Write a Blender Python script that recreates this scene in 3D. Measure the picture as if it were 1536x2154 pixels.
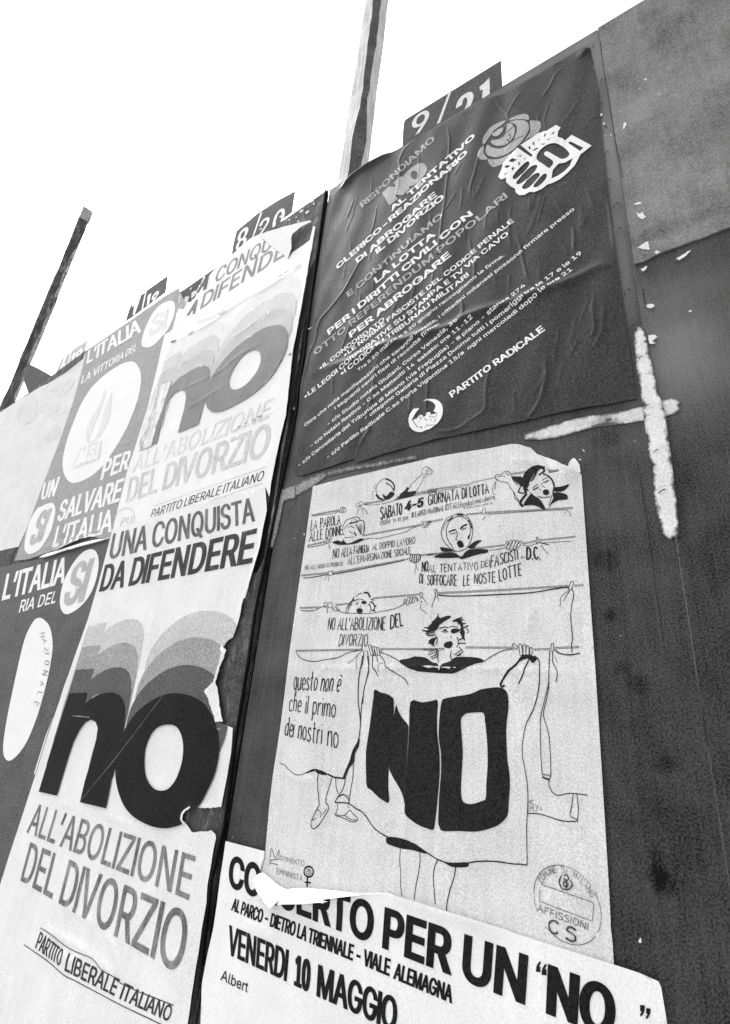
import bpy, math, random
import numpy as np
from mathutils import Matrix
from mathutils.geometry import delaunay_2d_cdt

# ------------------------------------------------------------------ camera, sky, sun, exposure
for o in list(bpy.data.objects):
    bpy.data.objects.remove(o)
SC = bpy.context.scene
COL = SC.collection
# The hoarding stands in the plane y = 0 and faces -y; metres; ground at z = 0; the camera 1 m in front of it at eye height.
FPX, CX, CY = 1019.27, 768.0, 1077.0
AR = np.array([0.83753635, -0.12917227, -0.530893])
AN = np.array([0.53994173, 0.34441342, 0.76801193])
AU = np.array([0.08364083, -0.9298892, 0.35820426])
CAMP = np.array([0.0, -1.0, 1.5])

cd = bpy.data.cameras.new('camera')
cam = bpy.data.objects.new('camera', cd)
COL.objects.link(cam)
rows = np.array([AR, AN, AU])
cam.matrix_world = Matrix([[rows[0][0], -rows[0][1], -rows[0][2], CAMP[0]],
                           [rows[1][0], -rows[1][1], -rows[1][2], CAMP[1]],
                           [rows[2][0], -rows[2][1], -rows[2][2], CAMP[2]], [0, 0, 0, 1]])
cd.sensor_fit = 'VERTICAL'
cd.sensor_height = 36.0
cd.lens = FPX / 2154 * 36.0
cd.clip_start = 0.01
cd.clip_end = 3000
SC.camera = cam

SUN_EL, SUN_AZ = math.radians(58), math.radians(270)     # azimuth from +y, clockwise seen from above
w = bpy.data.worlds.new('World')
SC.world = w
w.use_nodes = True
nt = w.node_tree
bg = nt.nodes['Background']
sky = nt.nodes.new('ShaderNodeTexSky')
sky.sky_type = 'NISHITA'
sky.sun_disc = False
sky.sun_elevation = SUN_EL
sky.sun_rotation = SUN_AZ
sky.dust_density = 5.0
sky.air_density = 1.0
bw = nt.nodes.new('ShaderNodeRGBToBW')
nt.links.new(sky.outputs[0], bw.inputs[0])
nt.links.new(bw.outputs[0], bg.inputs[0])
bg.inputs[1].default_value = 0.15
sd = bpy.data.lights.new('sun', 'SUN')
sd.energy = .9
sd.angle = math.radians(14)
sd.color = (1, 1, 1)
sun = bpy.data.objects.new('sun', sd)
COL.objects.link(sun)
sdir = (math.sin(SUN_AZ) * math.cos(SUN_EL), math.cos(SUN_AZ) * math.cos(SUN_EL), math.sin(SUN_EL))
from mathutils import Vector
sun.rotation_euler = Vector(sdir).to_track_quat('Z', 'Y').to_euler()
sun.location = (-2, -4, 6)
SC.view_settings.view_transform = 'Standard'
SC.view_settings.look = 'None'
SC.view_settings.exposure = 1.5
SC.view_settings.gamma = 1.0

# ------------------------------------------------------------------ where things are on the hoarding
REG = {'_': (0, 0, 1), 'A': (60, 380, 3.84), 'B': (360, 380, 3.84), 'C': (680, 40, 3.84), 'D': (1060, 40, 3.84),
       'E': (60, 860, 3.84), 'F': (60, 1280, 3.84), 'G': (60, 1640, 3.84), 'H': (360, 1640, 3.84),
       'I': (620, 520, 4.0421), 'J': (900, 420, 4.0421), 'K': (1080, 480, 4.0421), 'L': (1080, 900, 4.0421),
       'M': (600, 960, 4.8), 'N': (900, 960, 4.5176), 'O': (600, 1200, 4.8), 'Q': (860, 1200, 3.84),
       'S': (560, 1380, 4.5176), 'T': (860, 1400, 3.84), 'U': (680, 1760, 3.84), 'V': (1060, 1760, 3.84),
       'a': (280, 640, 4.2667), 'b': (140, 1260, 3.3391), 'c': (260, 820, 4.2667), 'd': (80, 740, 6.98),
       'e': (70, 1000, 6.4), 'f': (70, 640, 4.6545), 'g': (1000, 230, 5.908), 'h': (840, 820, 12.8)}

def px(s, reg='_'):
    """'M10,20 30,40 O5,6' -> photo points; a letter switches the detail sheet it was measured on."""
    out = []
    for t in s.split():
        if t[0] in REG:
            reg = t[0]
            t = t[1:]
        x, y = t.split(',')
        x0, y0, k = REG[reg]
        out.append((x0 + float(x) / k, y0 + float(y) / k))
    return np.array(out)

def wall(P, off=0.0):
    """photo points -> (x, z) where the sight line meets the plane y = -off parallel to the hoarding"""
    P = np.atleast_2d(np.asarray(P, float))
    q = np.stack([P[:, 0] - CX, P[:, 1] - CY, np.full(len(P), FPX)], 1)
    t = (1.0 - off) / (q @ AN)
    return np.stack([CAMP[0] + t * (q @ AR), CAMP[2] + t * (q @ AU)], 1)

def W(s, reg='_', off=0.0):
    return wall(px(s, reg), off)

# ------------------------------------------------------------------ shapes
rnd = random.Random(7)

def smooth(P, closed=False, n=4):
    P = np.asarray(P, float)
    m = len(P)
    if m < 3:
        return P
    out = []
    for i in range(m if closed else m - 1):
        if closed:
            p0, p1, p2, p3 = P[i - 1], P[i], P[(i + 1) % m], P[(i + 2) % m]
        else:
            p1, p2 = P[i], P[i + 1]
            p0 = P[i - 1] if i else 2 * p1 - p2
            p3 = P[i + 2] if i + 2 < m else 2 * p2 - p1
        for k in range(n):
            t = k / n
            out.append(0.5 * (2 * p1 + (p2 - p0) * t + (2 * p0 - 5 * p1 + 4 * p2 - p3) * t * t + (3 * p1 - p0 - 3 * p2 + p3) * t ** 3))
    if not closed:
        out.append(P[-1])
    return np.array(out)

def jag(P, amp, step, closed=False, seed=1):
    """a torn edge: subdivide and push sideways"""
    r = random.Random(seed)
    P = np.asarray(P, float)
    out = []
    m = len(P)
    for i in range(m if closed else m - 1):
        a, b = P[i], P[(i + 1) % m]
        d = b - a
        L = np.hypot(*d)
        k = max(1, int(L / step))
        nn = np.array([-d[1], d[0]]) / max(L, 1e-9)
        for j in range(k):
            out.append(a + d * j / k + nn * (r.uniform(-amp, amp) if j else r.uniform(-amp, amp) * .4))
    if not closed:
        out.append(P[-1])
    return np.array(out)

def area(L):
    x, y = L[:, 0], L[:, 1]
    return 0.5 * np.sum(x * np.roll(y, -1) - y * np.roll(x, -1))

def ccw(L):
    return L if area(L) > 0 else L[::-1]

def winding(pts, loops):
    w_ = np.zeros(len(pts), int)
    for L in loops:
        lo, hi = L.min(0), L.max(0)
        sel = np.where((pts[:, 0] >= lo[0]) & (pts[:, 0] <= hi[0]) & (pts[:, 1] >= lo[1]) & (pts[:, 1] <= hi[1]))[0]
        for c in range(0, len(sel), 4000):
            s = sel[c:c + 4000]
            X, Y = pts[s, 0][:, None], pts[s, 1][:, None]
            a, b = L, np.roll(L, -1, 0)
            up = (a[None, :, 1] <= Y) & (b[None, :, 1] > Y)
            dn = (a[None, :, 1] > Y) & (b[None, :, 1] <= Y)
            cr = (b[None, :, 0] - a[None, :, 0]) * (Y - a[None, :, 1]) - (X - a[None, :, 0]) * (b[None, :, 1] - a[None, :, 1])
            w_[s] += (up & (cr > 0)).sum(1) - (dn & (cr < 0)).sum(1)
    return w_

def resample(L, res, closed=True):
    out = []
    m = len(L)
    for i in range(m if closed else m - 1):
        a, b = L[i], L[(i + 1) % m]
        k = max(1, int(math.ceil(np.hypot(*(b - a)) / res)))
        for j in range(k):
            out.append(a + (b - a) * j / k)
    return np.array(out)

def cdt_fill(loops, res, clip=None):
    """triangulate the union of loops (holes run the other way round); optional clip outline"""
    loops = [resample(L, res) for L in loops if len(L) > 2]
    cl = [resample(ccw(L), res) for L in clip] if clip is not None else []
    if cl:
        allp = np.concatenate(loops)
        lo, hi = allp.min(0), allp.max(0)
        if (winding(np.array([lo, hi, [lo[0], hi[1]], [hi[0], lo[1]]]), cl) != 0).all():
            inn = False
            for L in cl:
                inn |= bool(((L > lo) & (L < hi)).all(1).any())
            if not inn:
                cl = []
    V, Ed = [], []
    for L in loops + cl:
        n0 = len(V)
        V += [tuple(p) for p in L]
        Ed += [(n0 + i, n0 + (i + 1) % len(L)) for i in range(len(L))]
    allp = np.concatenate(loops)
    lo, hi = allp.min(0), allp.max(0)
    if min(hi - lo) > 2 * res:
        gx = np.arange(lo[0] + res * .5, hi[0], res)
        gy = np.arange(lo[1] + res * .5, hi[1], res * .87)
        G = np.stack(np.meshgrid(gx, gy), -1)
        G[1::2, :, 0] += res * .5
        G = G.reshape(-1, 2)
        G = G + np.random.RandomState(3).uniform(-.12, .12, G.shape) * res
        G = G[winding(G, loops) > 0]
        V += [tuple(p) for p in G]
    v, e, f, _, _, _ = delaunay_2d_cdt([Vector((float(a), float(b))) for a, b in V], Ed, [], 0, 1e-8, False)
    v = np.array([(a.x, a.y) for a in v])
    f = np.array([t for t in f if len(t) == 3], int).reshape(-1, 3)
    if not len(f):
        return v, f
    c = v[f].mean(1)
    keep = winding(c, loops) > 0
    if cl:
        keep &= winding(c, cl) != 0
    f = f[keep]
    a, b, c2 = v[f[:, 0]], v[f[:, 1]], v[f[:, 2]]
    ar = (b[:, 0] - a[:, 0]) * (c2[:, 1] - a[:, 1]) - (c2[:, 0] - a[:, 0]) * (b[:, 1] - a[:, 1])
    flip = ar < 0
    f[flip] = f[flip][:, ::-1]
    return v, f

def ribbon(P, w0):
    """outline of a pen stroke of width w0 (one number or one per point)"""
    P = np.asarray(P, float)
    keep = [0] + [i for i in range(1, len(P)) if np.hypot(*(P[i] - P[i - 1])) > 1e-6]
    wd = np.full(len(P), w0, float) if np.isscalar(w0) else np.asarray(w0, float)
    P, wd = P[keep], wd[keep]
    if len(P) < 2:
        P = np.array([P[0] - (wd[0] * .3, 0), P[0] + (wd[0] * .3, 0)])
        wd = np.array([wd[0], wd[0]])
    d = np.gradient(P, axis=0)
    d /= np.maximum(np.hypot(d[:, 0], d[:, 1]), 1e-9)[:, None]
    n = np.stack([-d[:, 1], d[:, 0]], 1)
    h = wd[:, None] * .5
    return ccw(np.concatenate([P + n * h, [P[-1] + d[-1] * h[-1] * .7], (P - n * h)[::-1], [P[0] - d[0] * h[0] * .7]]))

# ------------------------------------------------------------------ objects
def link(o):
    COL.objects.link(o)
    return o

def thing(name, label, cat, loc, group=None):
    o = link(bpy.data.objects.new(name, None))
    o.empty_display_size = .05
    o.location = loc
    o['label'] = label
    o['category'] = cat
    if group:
        o['group'] = group
    return o

def obj(name, V, F, m, root=None, parent=None, sm=False, label=None, attr=None):
    """one mesh object; V in world coordinates, root = the thing whose base is the origin"""
    V = np.asarray(V, float)
    if root is not None:
        V = V - np.array(root.location)
    me = bpy.data.meshes.new(name)
    me.from_pydata(V.tolist(), [], [list(map(int, f)) for f in F])
    if attr is not None:
        a = me.attributes.new('stain', 'FLOAT', 'POINT')
        a.data.foreach_set('value', np.asarray(attr, np.float32))
    if sm:
        me.polygons.foreach_set('use_smooth', [True] * len(me.polygons))
    me.materials.append(m)
    o = link(bpy.data.objects.new(name, me))
    o.parent = parent or root
    if label:
        o['label'] = label
    return o

def box(x0, x1, y0, y1, z0, z1):
    V = [(x0, y0, z0), (x1, y0, z0), (x1, y1, z0), (x0, y1, z0), (x0, y0, z1), (x1, y0, z1), (x1, y1, z1), (x0, y1, z1)]
    F = [(0, 3, 2, 1), (4, 5, 6, 7), (0, 1, 5, 4), (1, 2, 6, 5), (2, 3, 7, 6), (3, 0, 4, 7)]
    return V, F

def join(parts):
    V, F = [], []
    for v, f in parts:
        n = len(V)
        V += [tuple(p) for p in v]
        F += [tuple(int(i) + n for i in t) for t in f]
    return V, F

def slab(L, y0, y1, res=1.0):
    """a flat plate with outline L in (x, z), front face at y0 and back at y1"""
    L = ccw(np.asarray(L))
    v, f = cdt_fill([L], res)
    n = len(v)
    L2 = resample(L, res)
    V = [(a, y0, b) for a, b in v] + [(a, y1, b) for a, b in v]
    F = [tuple(t) for t in f] + [tuple(t[::-1] + n) for t in f]
    m = len(L2)
    b0 = len(V)
    V += [(a, y0, b) for a, b in L2] + [(a, y1, b) for a, b in L2]
    F += [(b0 + i, b0 + m + i, b0 + m + (i + 1) % m, b0 + (i + 1) % m) for i in range(m)]
    return V, F

# ------------------------------------------------------------------ materials
def mat(name, base, grain=.25, blot=.15, streak=0.0, rough=.7, spec=.3, bump=.0, bscale=300, alt=None, worn=0.0, gs=300, coat=0.0, cover=False, soft=.07):
    """a grey printed or painted surface: base albedo with grain, blotches and vertical streaks; 'alt' shows through where worn"""
    m = bpy.data.materials.new(name)
    m.use_nodes = True
    t = m.node_tree
    b = t.nodes['Principled BSDF']
    b.inputs['Roughness'].default_value = rough
    b.inputs['Specular IOR Level'].default_value = spec
    if coat:
        b.inputs['Coat Weight'].default_value = coat
        b.inputs['Coat Roughness'].default_value = .35
    g = t.nodes.new('ShaderNodeNewGeometry')

    def noise(scale, det=2, rgh=.5, vec=None):
        n = t.nodes.new('ShaderNodeTexNoise')
        n.inputs['Scale'].default_value = scale
        n.inputs['Detail'].default_value = det
        n.inputs['Roughness'].default_value = rgh
        t.links.new(vec or g.outputs['Position'], n.inputs['Vector'])
        return n.outputs['Fac']

    def math_(op, a, c, d=None):
        n = t.nodes.new('ShaderNodeMath')
        n.operation = op
        for i, v in enumerate((a, c, d)):
            if v is None:
                continue
            if isinstance(v, (int, float)):
                n.inputs[i].default_value = v
            else:
                t.links.new(v, n.inputs[i])
        return n.outputs[0]

    def stretched(sx, sz):
        mp = t.nodes.new('ShaderNodeMapping')
        mp.inputs['Scale'].default_value = (sx, sx, sz)
        t.links.new(g.outputs['Position'], mp.inputs['Vector'])
        return mp.outputs[0]
    gr = t.nodes.new('ShaderNodeTexNoise')
    gr.inputs['Scale'].default_value = gs
    gr.inputs['Detail'].default_value = 1.5
    gr.inputs['Roughness'].default_value = .7
    t.links.new(g.outputs['Position'], gr.inputs['Vector'])
    fac = math_('MULTIPLY_ADD', math_('SUBTRACT', gr.outputs['Fac'], .5), grain * 9.0, 1.0)
    fac = math_('MULTIPLY_ADD', math_('SUBTRACT', noise(9, 6, .62), .5), blot * 3.2, fac)
    if streak:
        fac = math_('MULTIPLY_ADD', math_('SUBTRACT', noise(1.0, 4, .6, stretched(95, 5)), .5), streak * 3.0, fac)
    at = t.nodes.new('ShaderNodeAttribute')
    at.attribute_name = 'stain'
    if not cover:
        fac = math_('ADD', fac, at.outputs['Fac'])
    sp = math_('MULTIPLY', math_('MAXIMUM', fac, .1), spec)
    t.links.new(sp, b.inputs['Specular IOR Level'])
    fac = math_('MAXIMUM', fac, .2)
    val = math_('MULTIPLY', fac, base)
    if alt is not None:
        n = noise(1.0, 8, .7, stretched(38, 11) if not cover else stretched(60, 60))
        if cover:
            n = math_('ADD', n, at.outputs['Fac'])
        r = t.nodes.new('ShaderNodeMapRange')
        r.inputs['From Min'].default_value = 1 - worn - soft
        r.inputs['From Max'].default_value = 1 - worn + soft
        t.links.new(n, r.inputs['Value'])
        mx = t.nodes.new('ShaderNodeMix')
        t.links.new(r.outputs[0], mx.inputs[0])
        t.links.new(val, mx.inputs[2])
        mx.inputs[3].default_value = alt
        val = mx.outputs[0]
    val = math_('MINIMUM', val, .86)
    t.links.new(val, b.inputs['Base Color'])
    if bump:
        bp = t.nodes.new('ShaderNodeBump')
        bp.inputs['Strength'].default_value = bump
        bp.inputs['Distance'].default_value = .002
        t.links.new(noise(bscale, 4, .6), bp.inputs['Height'])
        t.links.new(bp.outputs[0], b.inputs['Normal'])
    return m

# ------------------------------------------------------------------ relief of pasted paper
def ridges_h(X, Z, ridges):
    h = np.zeros(len(X))
    for P, amp, sg in ridges:
        lo, hi = P.min(0) - 3 * sg, P.max(0) + 3 * sg
        s = np.where((X > lo[0]) & (X < hi[0]) & (Z > lo[1]) & (Z < hi[1]))[0]
        if not len(s):
            continue
        q = np.stack([X[s], Z[s]], 1)
        best = np.full(len(s), 9.0)
        tt = np.zeros(len(s))
        n = len(P) - 1
        for i in range(n):
            d = P[i + 1] - P[i]
            L2 = max(d @ d, 1e-12)
            t = np.clip(((q - P[i]) @ d) / L2, 0, 1)
            dist = np.hypot(*(q - P[i] - t[:, None] * d).T)
            b = dist < best
            best[b] = dist[b]
            tt[b] = (i + t[b]) / n
        tap = np.clip(np.minimum(tt, 1 - tt) * 5, 0.08, 1)
        h[s] += amp * tap * np.exp(-(best / sg) ** 2)
    return h

def waves(X, Z, amp, lam, seed):
    r = np.random.RandomState(seed)
    h = np.zeros(len(X))
    for _ in range(7):
        a = r.uniform(0, math.pi)
        k = 2 * math.pi / (lam * r.uniform(.6, 1.7))
        h += np.sin(k * (X * math.cos(a) + Z * math.sin(a) * .6) + r.uniform(0, 6.3))
    return amp * h / 7

class Poster:
    """a pasted sheet: an Empty with the paper and every printed piece as children"""
    def __init__(s, name, label, outline, off, m, res=.008, relief=None, group=None, clip=None, stain=None, name_paper='paper', cat='poster'):
        s.off, s.rel, s.res = off, relief, res
        s.out = ccw(outline)
        s.clip = [ccw(clip)] if clip is not None else [s.out]
        c = (s.out.min(0) + s.out.max(0)) / 2
        s.root = thing(name, label, cat, (float(c[0]), -off, float(s.out[:, 1].min())), group)
        v, f = cdt_fill([s.out], res)
        s.paper = obj(name_paper, s.lift(v, 0), f, m, s.root, sm=True, attr=None if stain is None else stain(v[:, 0], v[:, 1]))

    def lift(s, v, lev):
        h = s.rel(v[:, 0], v[:, 1]) if s.rel else np.zeros(len(v))
        return np.stack([v[:, 0], -(s.off + h + lev * .0007), v[:, 1]], 1)

    def ink(s, name, groups, m, lev=1, label=None, clip=True, parent=None, res=None):
        parts = []
        for g in groups:
            v, f = cdt_fill(g, res or min(s.res, .012), s.clip if clip else None)
            if len(f):
                parts.append((s.lift(v, lev), f))
        if not parts:
            return None
        V, F = join(parts)
        return obj(name, V, F, m, s.root, parent=parent, sm=True, label=label)

    def w(s, t, reg='_'):
        return W(t, reg, s.off)

    def fill(s, name, shapes, m, reg='_', lev=1, label=None, sm=True, n=4, holes=()):
        """shapes: list of point strings; each its own group"""
        gs = []
        for t in shapes:
            L = s.w(t, reg)
            gs.append([ccw(smooth(L, True, n) if sm else L)])
        for t in holes:
            L = s.w(t, reg)
            gs[0].append(ccw(smooth(L, True, n) if sm else L)[::-1])
        return s.ink(name, gs, m, lev, label)

    def pen(s, name, strokes, m, reg='_', lev=1, label=None, fills=()):
        """strokes: 'width: points' with the width in detail-sheet units; all merged into one drawing"""
        gs = []
        for t in strokes:
            wd, t = t.split(':')
            rg = reg
            P0 = px(t.strip(), rg)
            first = t.strip()[0]
            k = REG[first if first in REG else rg][2]
            P = wall(P0, s.off)
            mid = P0.mean(0)
            J = wall([mid, mid + (1, 0), mid + (0, 1)], s.off)
            sc = math.sqrt(abs(np.cross(J[1] - J[0], J[2] - J[0])))
            P = smooth(P, False, 3) if len(P) > 2 else P
            wv = float(wd) / k * sc * 1.15
            ww = np.array([wv * rnd.uniform(.82, 1.12) for _ in P])
            gs.append(ribbon(P, ww))
        for t in fills:
            L = s.w(t, reg)
            gs.append(ccw(smooth(L, True, 3)))
        return s.ink(name, [gs], m, lev, label)

    def quad(s, t, reg='_'):
        Q = s.w(t, reg)
        if len(Q) == 3:                       # bottom left, bottom right, top left
            Q = np.array([Q[0], Q[1], Q[1] + Q[2] - Q[0], Q[2]])
        return Q

    def text(s, body, q, m, reg='_', tv=.2, th=.17, track=0.0, lev=1, label=None, name='lettering', clip=True):
        Q = s.quad(q, reg) if isinstance(q, str) else q
        return s.ink(name, set_text(body, Q, tv, th, track), m, lev, label, clip)

    def hand(s, lines, m, reg='_', wd=.07, lev=1, label=None, name='hand_lettering'):
        """lines: (body, quad string[, width]) in single-stroke hand lettering"""
        for ln in lines:
            Q = s.quad(ln[1], reg)
            wl = ln[2] if len(ln) > 2 else wd
            s.ink(name, [hand_text(ln[0], Q, wl)], m, lev, label)

def homography(Q):
    """unit square (0,0)(1,0)(1,1)(0,1) -> Q"""
    src = [(0, 0), (1, 0), (1, 1), (0, 1)]
    A, b = [], []
    for (x, y), (X, Y) in zip(src, Q):
        A.append([x, y, 1, 0, 0, 0, -X * x, -X * y])
        b.append(X)
        A.append([0, 0, 0, x, y, 1, -Y * x, -Y * y])
        b.append(Y)
    h = np.linalg.solve(np.array(A), np.array(b))
    return np.append(h, 1).reshape(3, 3)

def hmap(H, P):
    q = np.concatenate([P, np.ones((len(P), 1))], 1) @ H.T
    return q[:, :2] / q[:, 2:]

def embolden(L, ex, ey):
    d = np.roll(L, -1, 0) - L
    d /= np.maximum(np.hypot(d[:, 0], d[:, 1]), 1e-9)[:, None]
    n1 = np.stack([-d[:, 1], d[:, 0]], 1)
    n0 = np.roll(n1, 1, 0)
    k = 1 + (n0 * n1).sum(1)
    nn = (n0 + n1) / np.maximum(k, .45)[:, None]
    return L + nn * np.array([ex, ey])

def set_text(body, Q, tv, th, track):
    """glyph outlines laid into the quad Q (baseline corners, then cap-height corners); tv, th = stem weights over cap height"""
    asp = (np.hypot(*(Q[1] - Q[0])) + np.hypot(*(Q[2] - Q[3]))) / (np.hypot(*(Q[3] - Q[0])) + np.hypot(*(Q[2] - Q[1])))
    x, gl = 0.0, []
    for ch in body:
        if ch == ' ':
            x += .34 + track
            continue
        ad, loops = FONT[ch]
        gl.append((x, loops))
        x += ad + track
    lo = min(g[0] + L[:, 0].min() for g in gl for L in g[1])
    hi = max(g[0] + L[:, 0].max() for g in gl for L in g[1])
    ex0 = 0.0
    for _ in range(3):
        sx = (asp - 2 * ex0) / (hi - lo)
        ex0 = max(-.03, (tv - .127 * sx) / 2)
    ey = (th - .112) / 2
    H = homography(Q)
    out = []
    for gx, loops in gl:
        g = []
        for L in loops:
            P = np.stack([(L[:, 0] + gx - lo) * sx + ex0, L[:, 1] * (1 - 2 * ey) + ey], 1)
            P = embolden(P, ex0, ey)
            P[:, 0] /= asp
            g.append(hmap(H, P)[::-1])
        out.append(g)
    return out

def hand_text(body, Q, wd):
    """single-stroke letters; wd = pen width over cap height"""
    asp = (np.hypot(*(Q[1] - Q[0])) + np.hypot(*(Q[2] - Q[3]))) / (np.hypot(*(Q[3] - Q[0])) + np.hypot(*(Q[2] - Q[1])))
    hgt = (np.hypot(*(Q[3] - Q[0])) + np.hypot(*(Q[2] - Q[1]))) / 2
    x, st = 0.0, []
    for ch in body:
        if ch == ' ':
            x += .5
            continue
        a, ss = HAND[ch]
        for t in ss:
            sm_ = t[0] == '~'
            P = np.array([[float(c) for c in p.split(',')] for p in t.lstrip('~').split()])
            P[:, 0] += x
            st.append(smooth(P, False, 3) if sm_ else P)
        x += a + .25
    x -= .25
    H = homography(Q)
    out = []
    for P in st:
        P = P + np.array([[rnd.gauss(0, .012), rnd.gauss(0, .012)]]) + np.array([[rnd.gauss(0, .01), rnd.gauss(0, .012)] for _ in P])
        P = P / np.array([x, 1])
        P = hmap(H, P)
        ww = np.array([hgt * wd * rnd.uniform(.8, 1.2) for _ in P])
        out.append(ribbon(P, ww))
    return out

HAND = {
 'A': (.7, ["0,0 .35,1 .7,0", ".13,.36 .58,.36"]), 'B': (.6, ["0,0 0,1", "~0,1 .42,.96 .5,.78 .38,.56 0,.53", "~0,.53 .5,.48 .6,.26 .45,.03 0,0"]),
 'C': (.6, ["~.6,.85 .42,1 .15,.93 0,.5 .15,.07 .42,0 .6,.15"]), 'D': (.62, ["0,0 0,1", "~0,1 .35,.96 .58,.75 .62,.5 .58,.24 .35,.03 0,0"]),
 'E': (.5, ["0,0 0,1", "0,1 .5,1", "0,.52 .42,.52", "0,0 .5,0"]), 'F': (.5, ["0,0 0,1", "0,1 .5,1", "0,.53 .42,.53"]),
 'G': (.66, ["~.62,.86 .42,1 .15,.93 0,.5 .15,.07 .42,0 .64,.15 .66,.45", ".66,.45 .4,.45"]), 'I': (.05, ["0,0 .02,1"]),
 'L': (.48, ["0,1 0,0", "0,0 .48,0"]), 'M': (.8, ["0,0 .06,1", ".06,1 .4,.25 .74,1", ".74,1 .8,0"]), 'N': (.62, ["0,0 0,1", "0,1 .62,0", ".62,0 .62,1"]),
 'O': (.62, ["~.31,1 .08,.85 0,.5 .08,.15 .31,0 .54,.15 .62,.5 .54,.85 .31,1"]), 'P': (.56, ["0,0 0,1", "~0,1 .42,.97 .56,.76 .42,.53 0,.5"]),
 'R': (.6, ["0,0 0,1", "~0,1 .42,.97 .55,.76 .42,.54 0,.5", ".25,.5 .6,0"]), 'S': (.55, ["~.53,.86 .3,1 .06,.9 .04,.68 .28,.53 .52,.36 .5,.1 .26,0 0,.13"]),
 'T': (.62, [".31,0 .31,1", "0,1 .62,1"]), 'U': (.6, ["~0,1 0,.3 .12,.05 .3,0 .48,.05 .6,.3 .6,1"]), 'V': (.62, ["0,1 .31,0 .62,1"]),
 'X': (.6, ["0,0 .6,1", "0,1 .6,0"]), 'Z': (.58, ["0,1 .58,1 0,0 .58,0"]), '4': (.6, [".45,0 .45,1 0,.3 .6,.3"]), '5': (.55, [".5,1 .08,1 .05,.55", "~.05,.55 .3,.66 .53,.5 .5,.12 .25,0 0,.1"]),
 '-': (.4, ["0,.45 .4,.45"]), '7': (.5, ["0,1 .5,1 .15,0"]), '1': (.2, ["0,.8 .2,1 .2,0"]), '.': (.08, ["0,0 .08,0"]), "'": (.08, [".06,1 0,.78"]),
 '&': (.5, ["~.5,0 .12,.6 .2,.8 .35,.65 .05,.3 .12,.05 .35,.05 .5,.35"]),
 'q': (.5, ["~.5,1 .2,1 0,.6 .12,.05 .35,.1 .5,.45", ".5,1 .42,-.55"]), 'u': (.48, ["~0,1 0,.3 .15,0 .34,.08 .48,.4", ".48,1 .46,0"]), 'e': (.48, ["~0,.5 .46,.56 .42,.92 .2,1 .02,.7 .04,.25 .22,0 .46,.14"]),
 's': (.42, ["~.42,.86 .22,1 .04,.85 .1,.6 .34,.42 .4,.16 .2,0 0,.12"]), 't': (.38, [".18,1.5 .14,.1 .3,0", "0,1 .38,1.03"]), 'o': (.48, ["~.24,1 .05,.82 0,.5 .06,.15 .24,0 .42,.16 .48,.5 .42,.84 .24,1"]),
 'n': (.46, ["0,1 0,0", "~0,.6 .12,.92 .3,1 .44,.85 .46,0"]), 'è': (.48, ["~0,.5 .46,.56 .42,.92 .2,1 .02,.7 .04,.25 .22,0 .46,.14", ".2,1.35 .5,1.2"]),
 'c': (.44, ["~.44,.86 .24,1 .05,.8 0,.5 .06,.15 .24,0 .44,.14"]), 'h': (.46, ["0,1.55 0,0", "~0,.6 .12,.92 .3,1 .44,.85 .46,0"]), 'i': (.05, ["0,1 0,0", "0,1.38 .02,1.42"]),
 'l': (.05, ["0,1.55 0,0"]), 'p': (.48, ["0,1 0,-.5", "~0,.85 .22,1 .44,.85 .48,.45 .34,.05 .1,.04 0,.2"]), 'r': (.34, ["0,1 0,0", "~0,.6 .1,.9 .34,1"]),
 'm': (.75, ["0,1 0,0", "~0,.6 .1,.95 .26,.98 .36,.8 .36,0", "~.36,.6 .46,.95 .63,.98 .74,.8 .75,0"]), 'd': (.48, [".48,1.55 .48,0", "~.48,.8 .28,1 .06,.82 0,.45 .12,.05 .32,.04 .48,.25"]),
 'z': (.44, ["0,1 .44,1 0,0 .44,0"]), 'a': (.46, [".46,1 .46,0", "~.46,.8 .26,1 .05,.8 0,.45 .1,.05 .3,.04 .46,.25"]), 'b': (.48, ["0,1.55 0,0", "~0,.8 .22,1 .44,.82 .48,.45 .36,.05 .14,.04 0,.2"]),
 'y': (.44, ["0,1 .22,0", ".44,1 .1,-.5"]), 'v': (.42, ["0,1 .21,0 .42,1"]), 'w': (.6, ["0,1 .15,0 .3,1 .45,0 .6,1"]),
}
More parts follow.
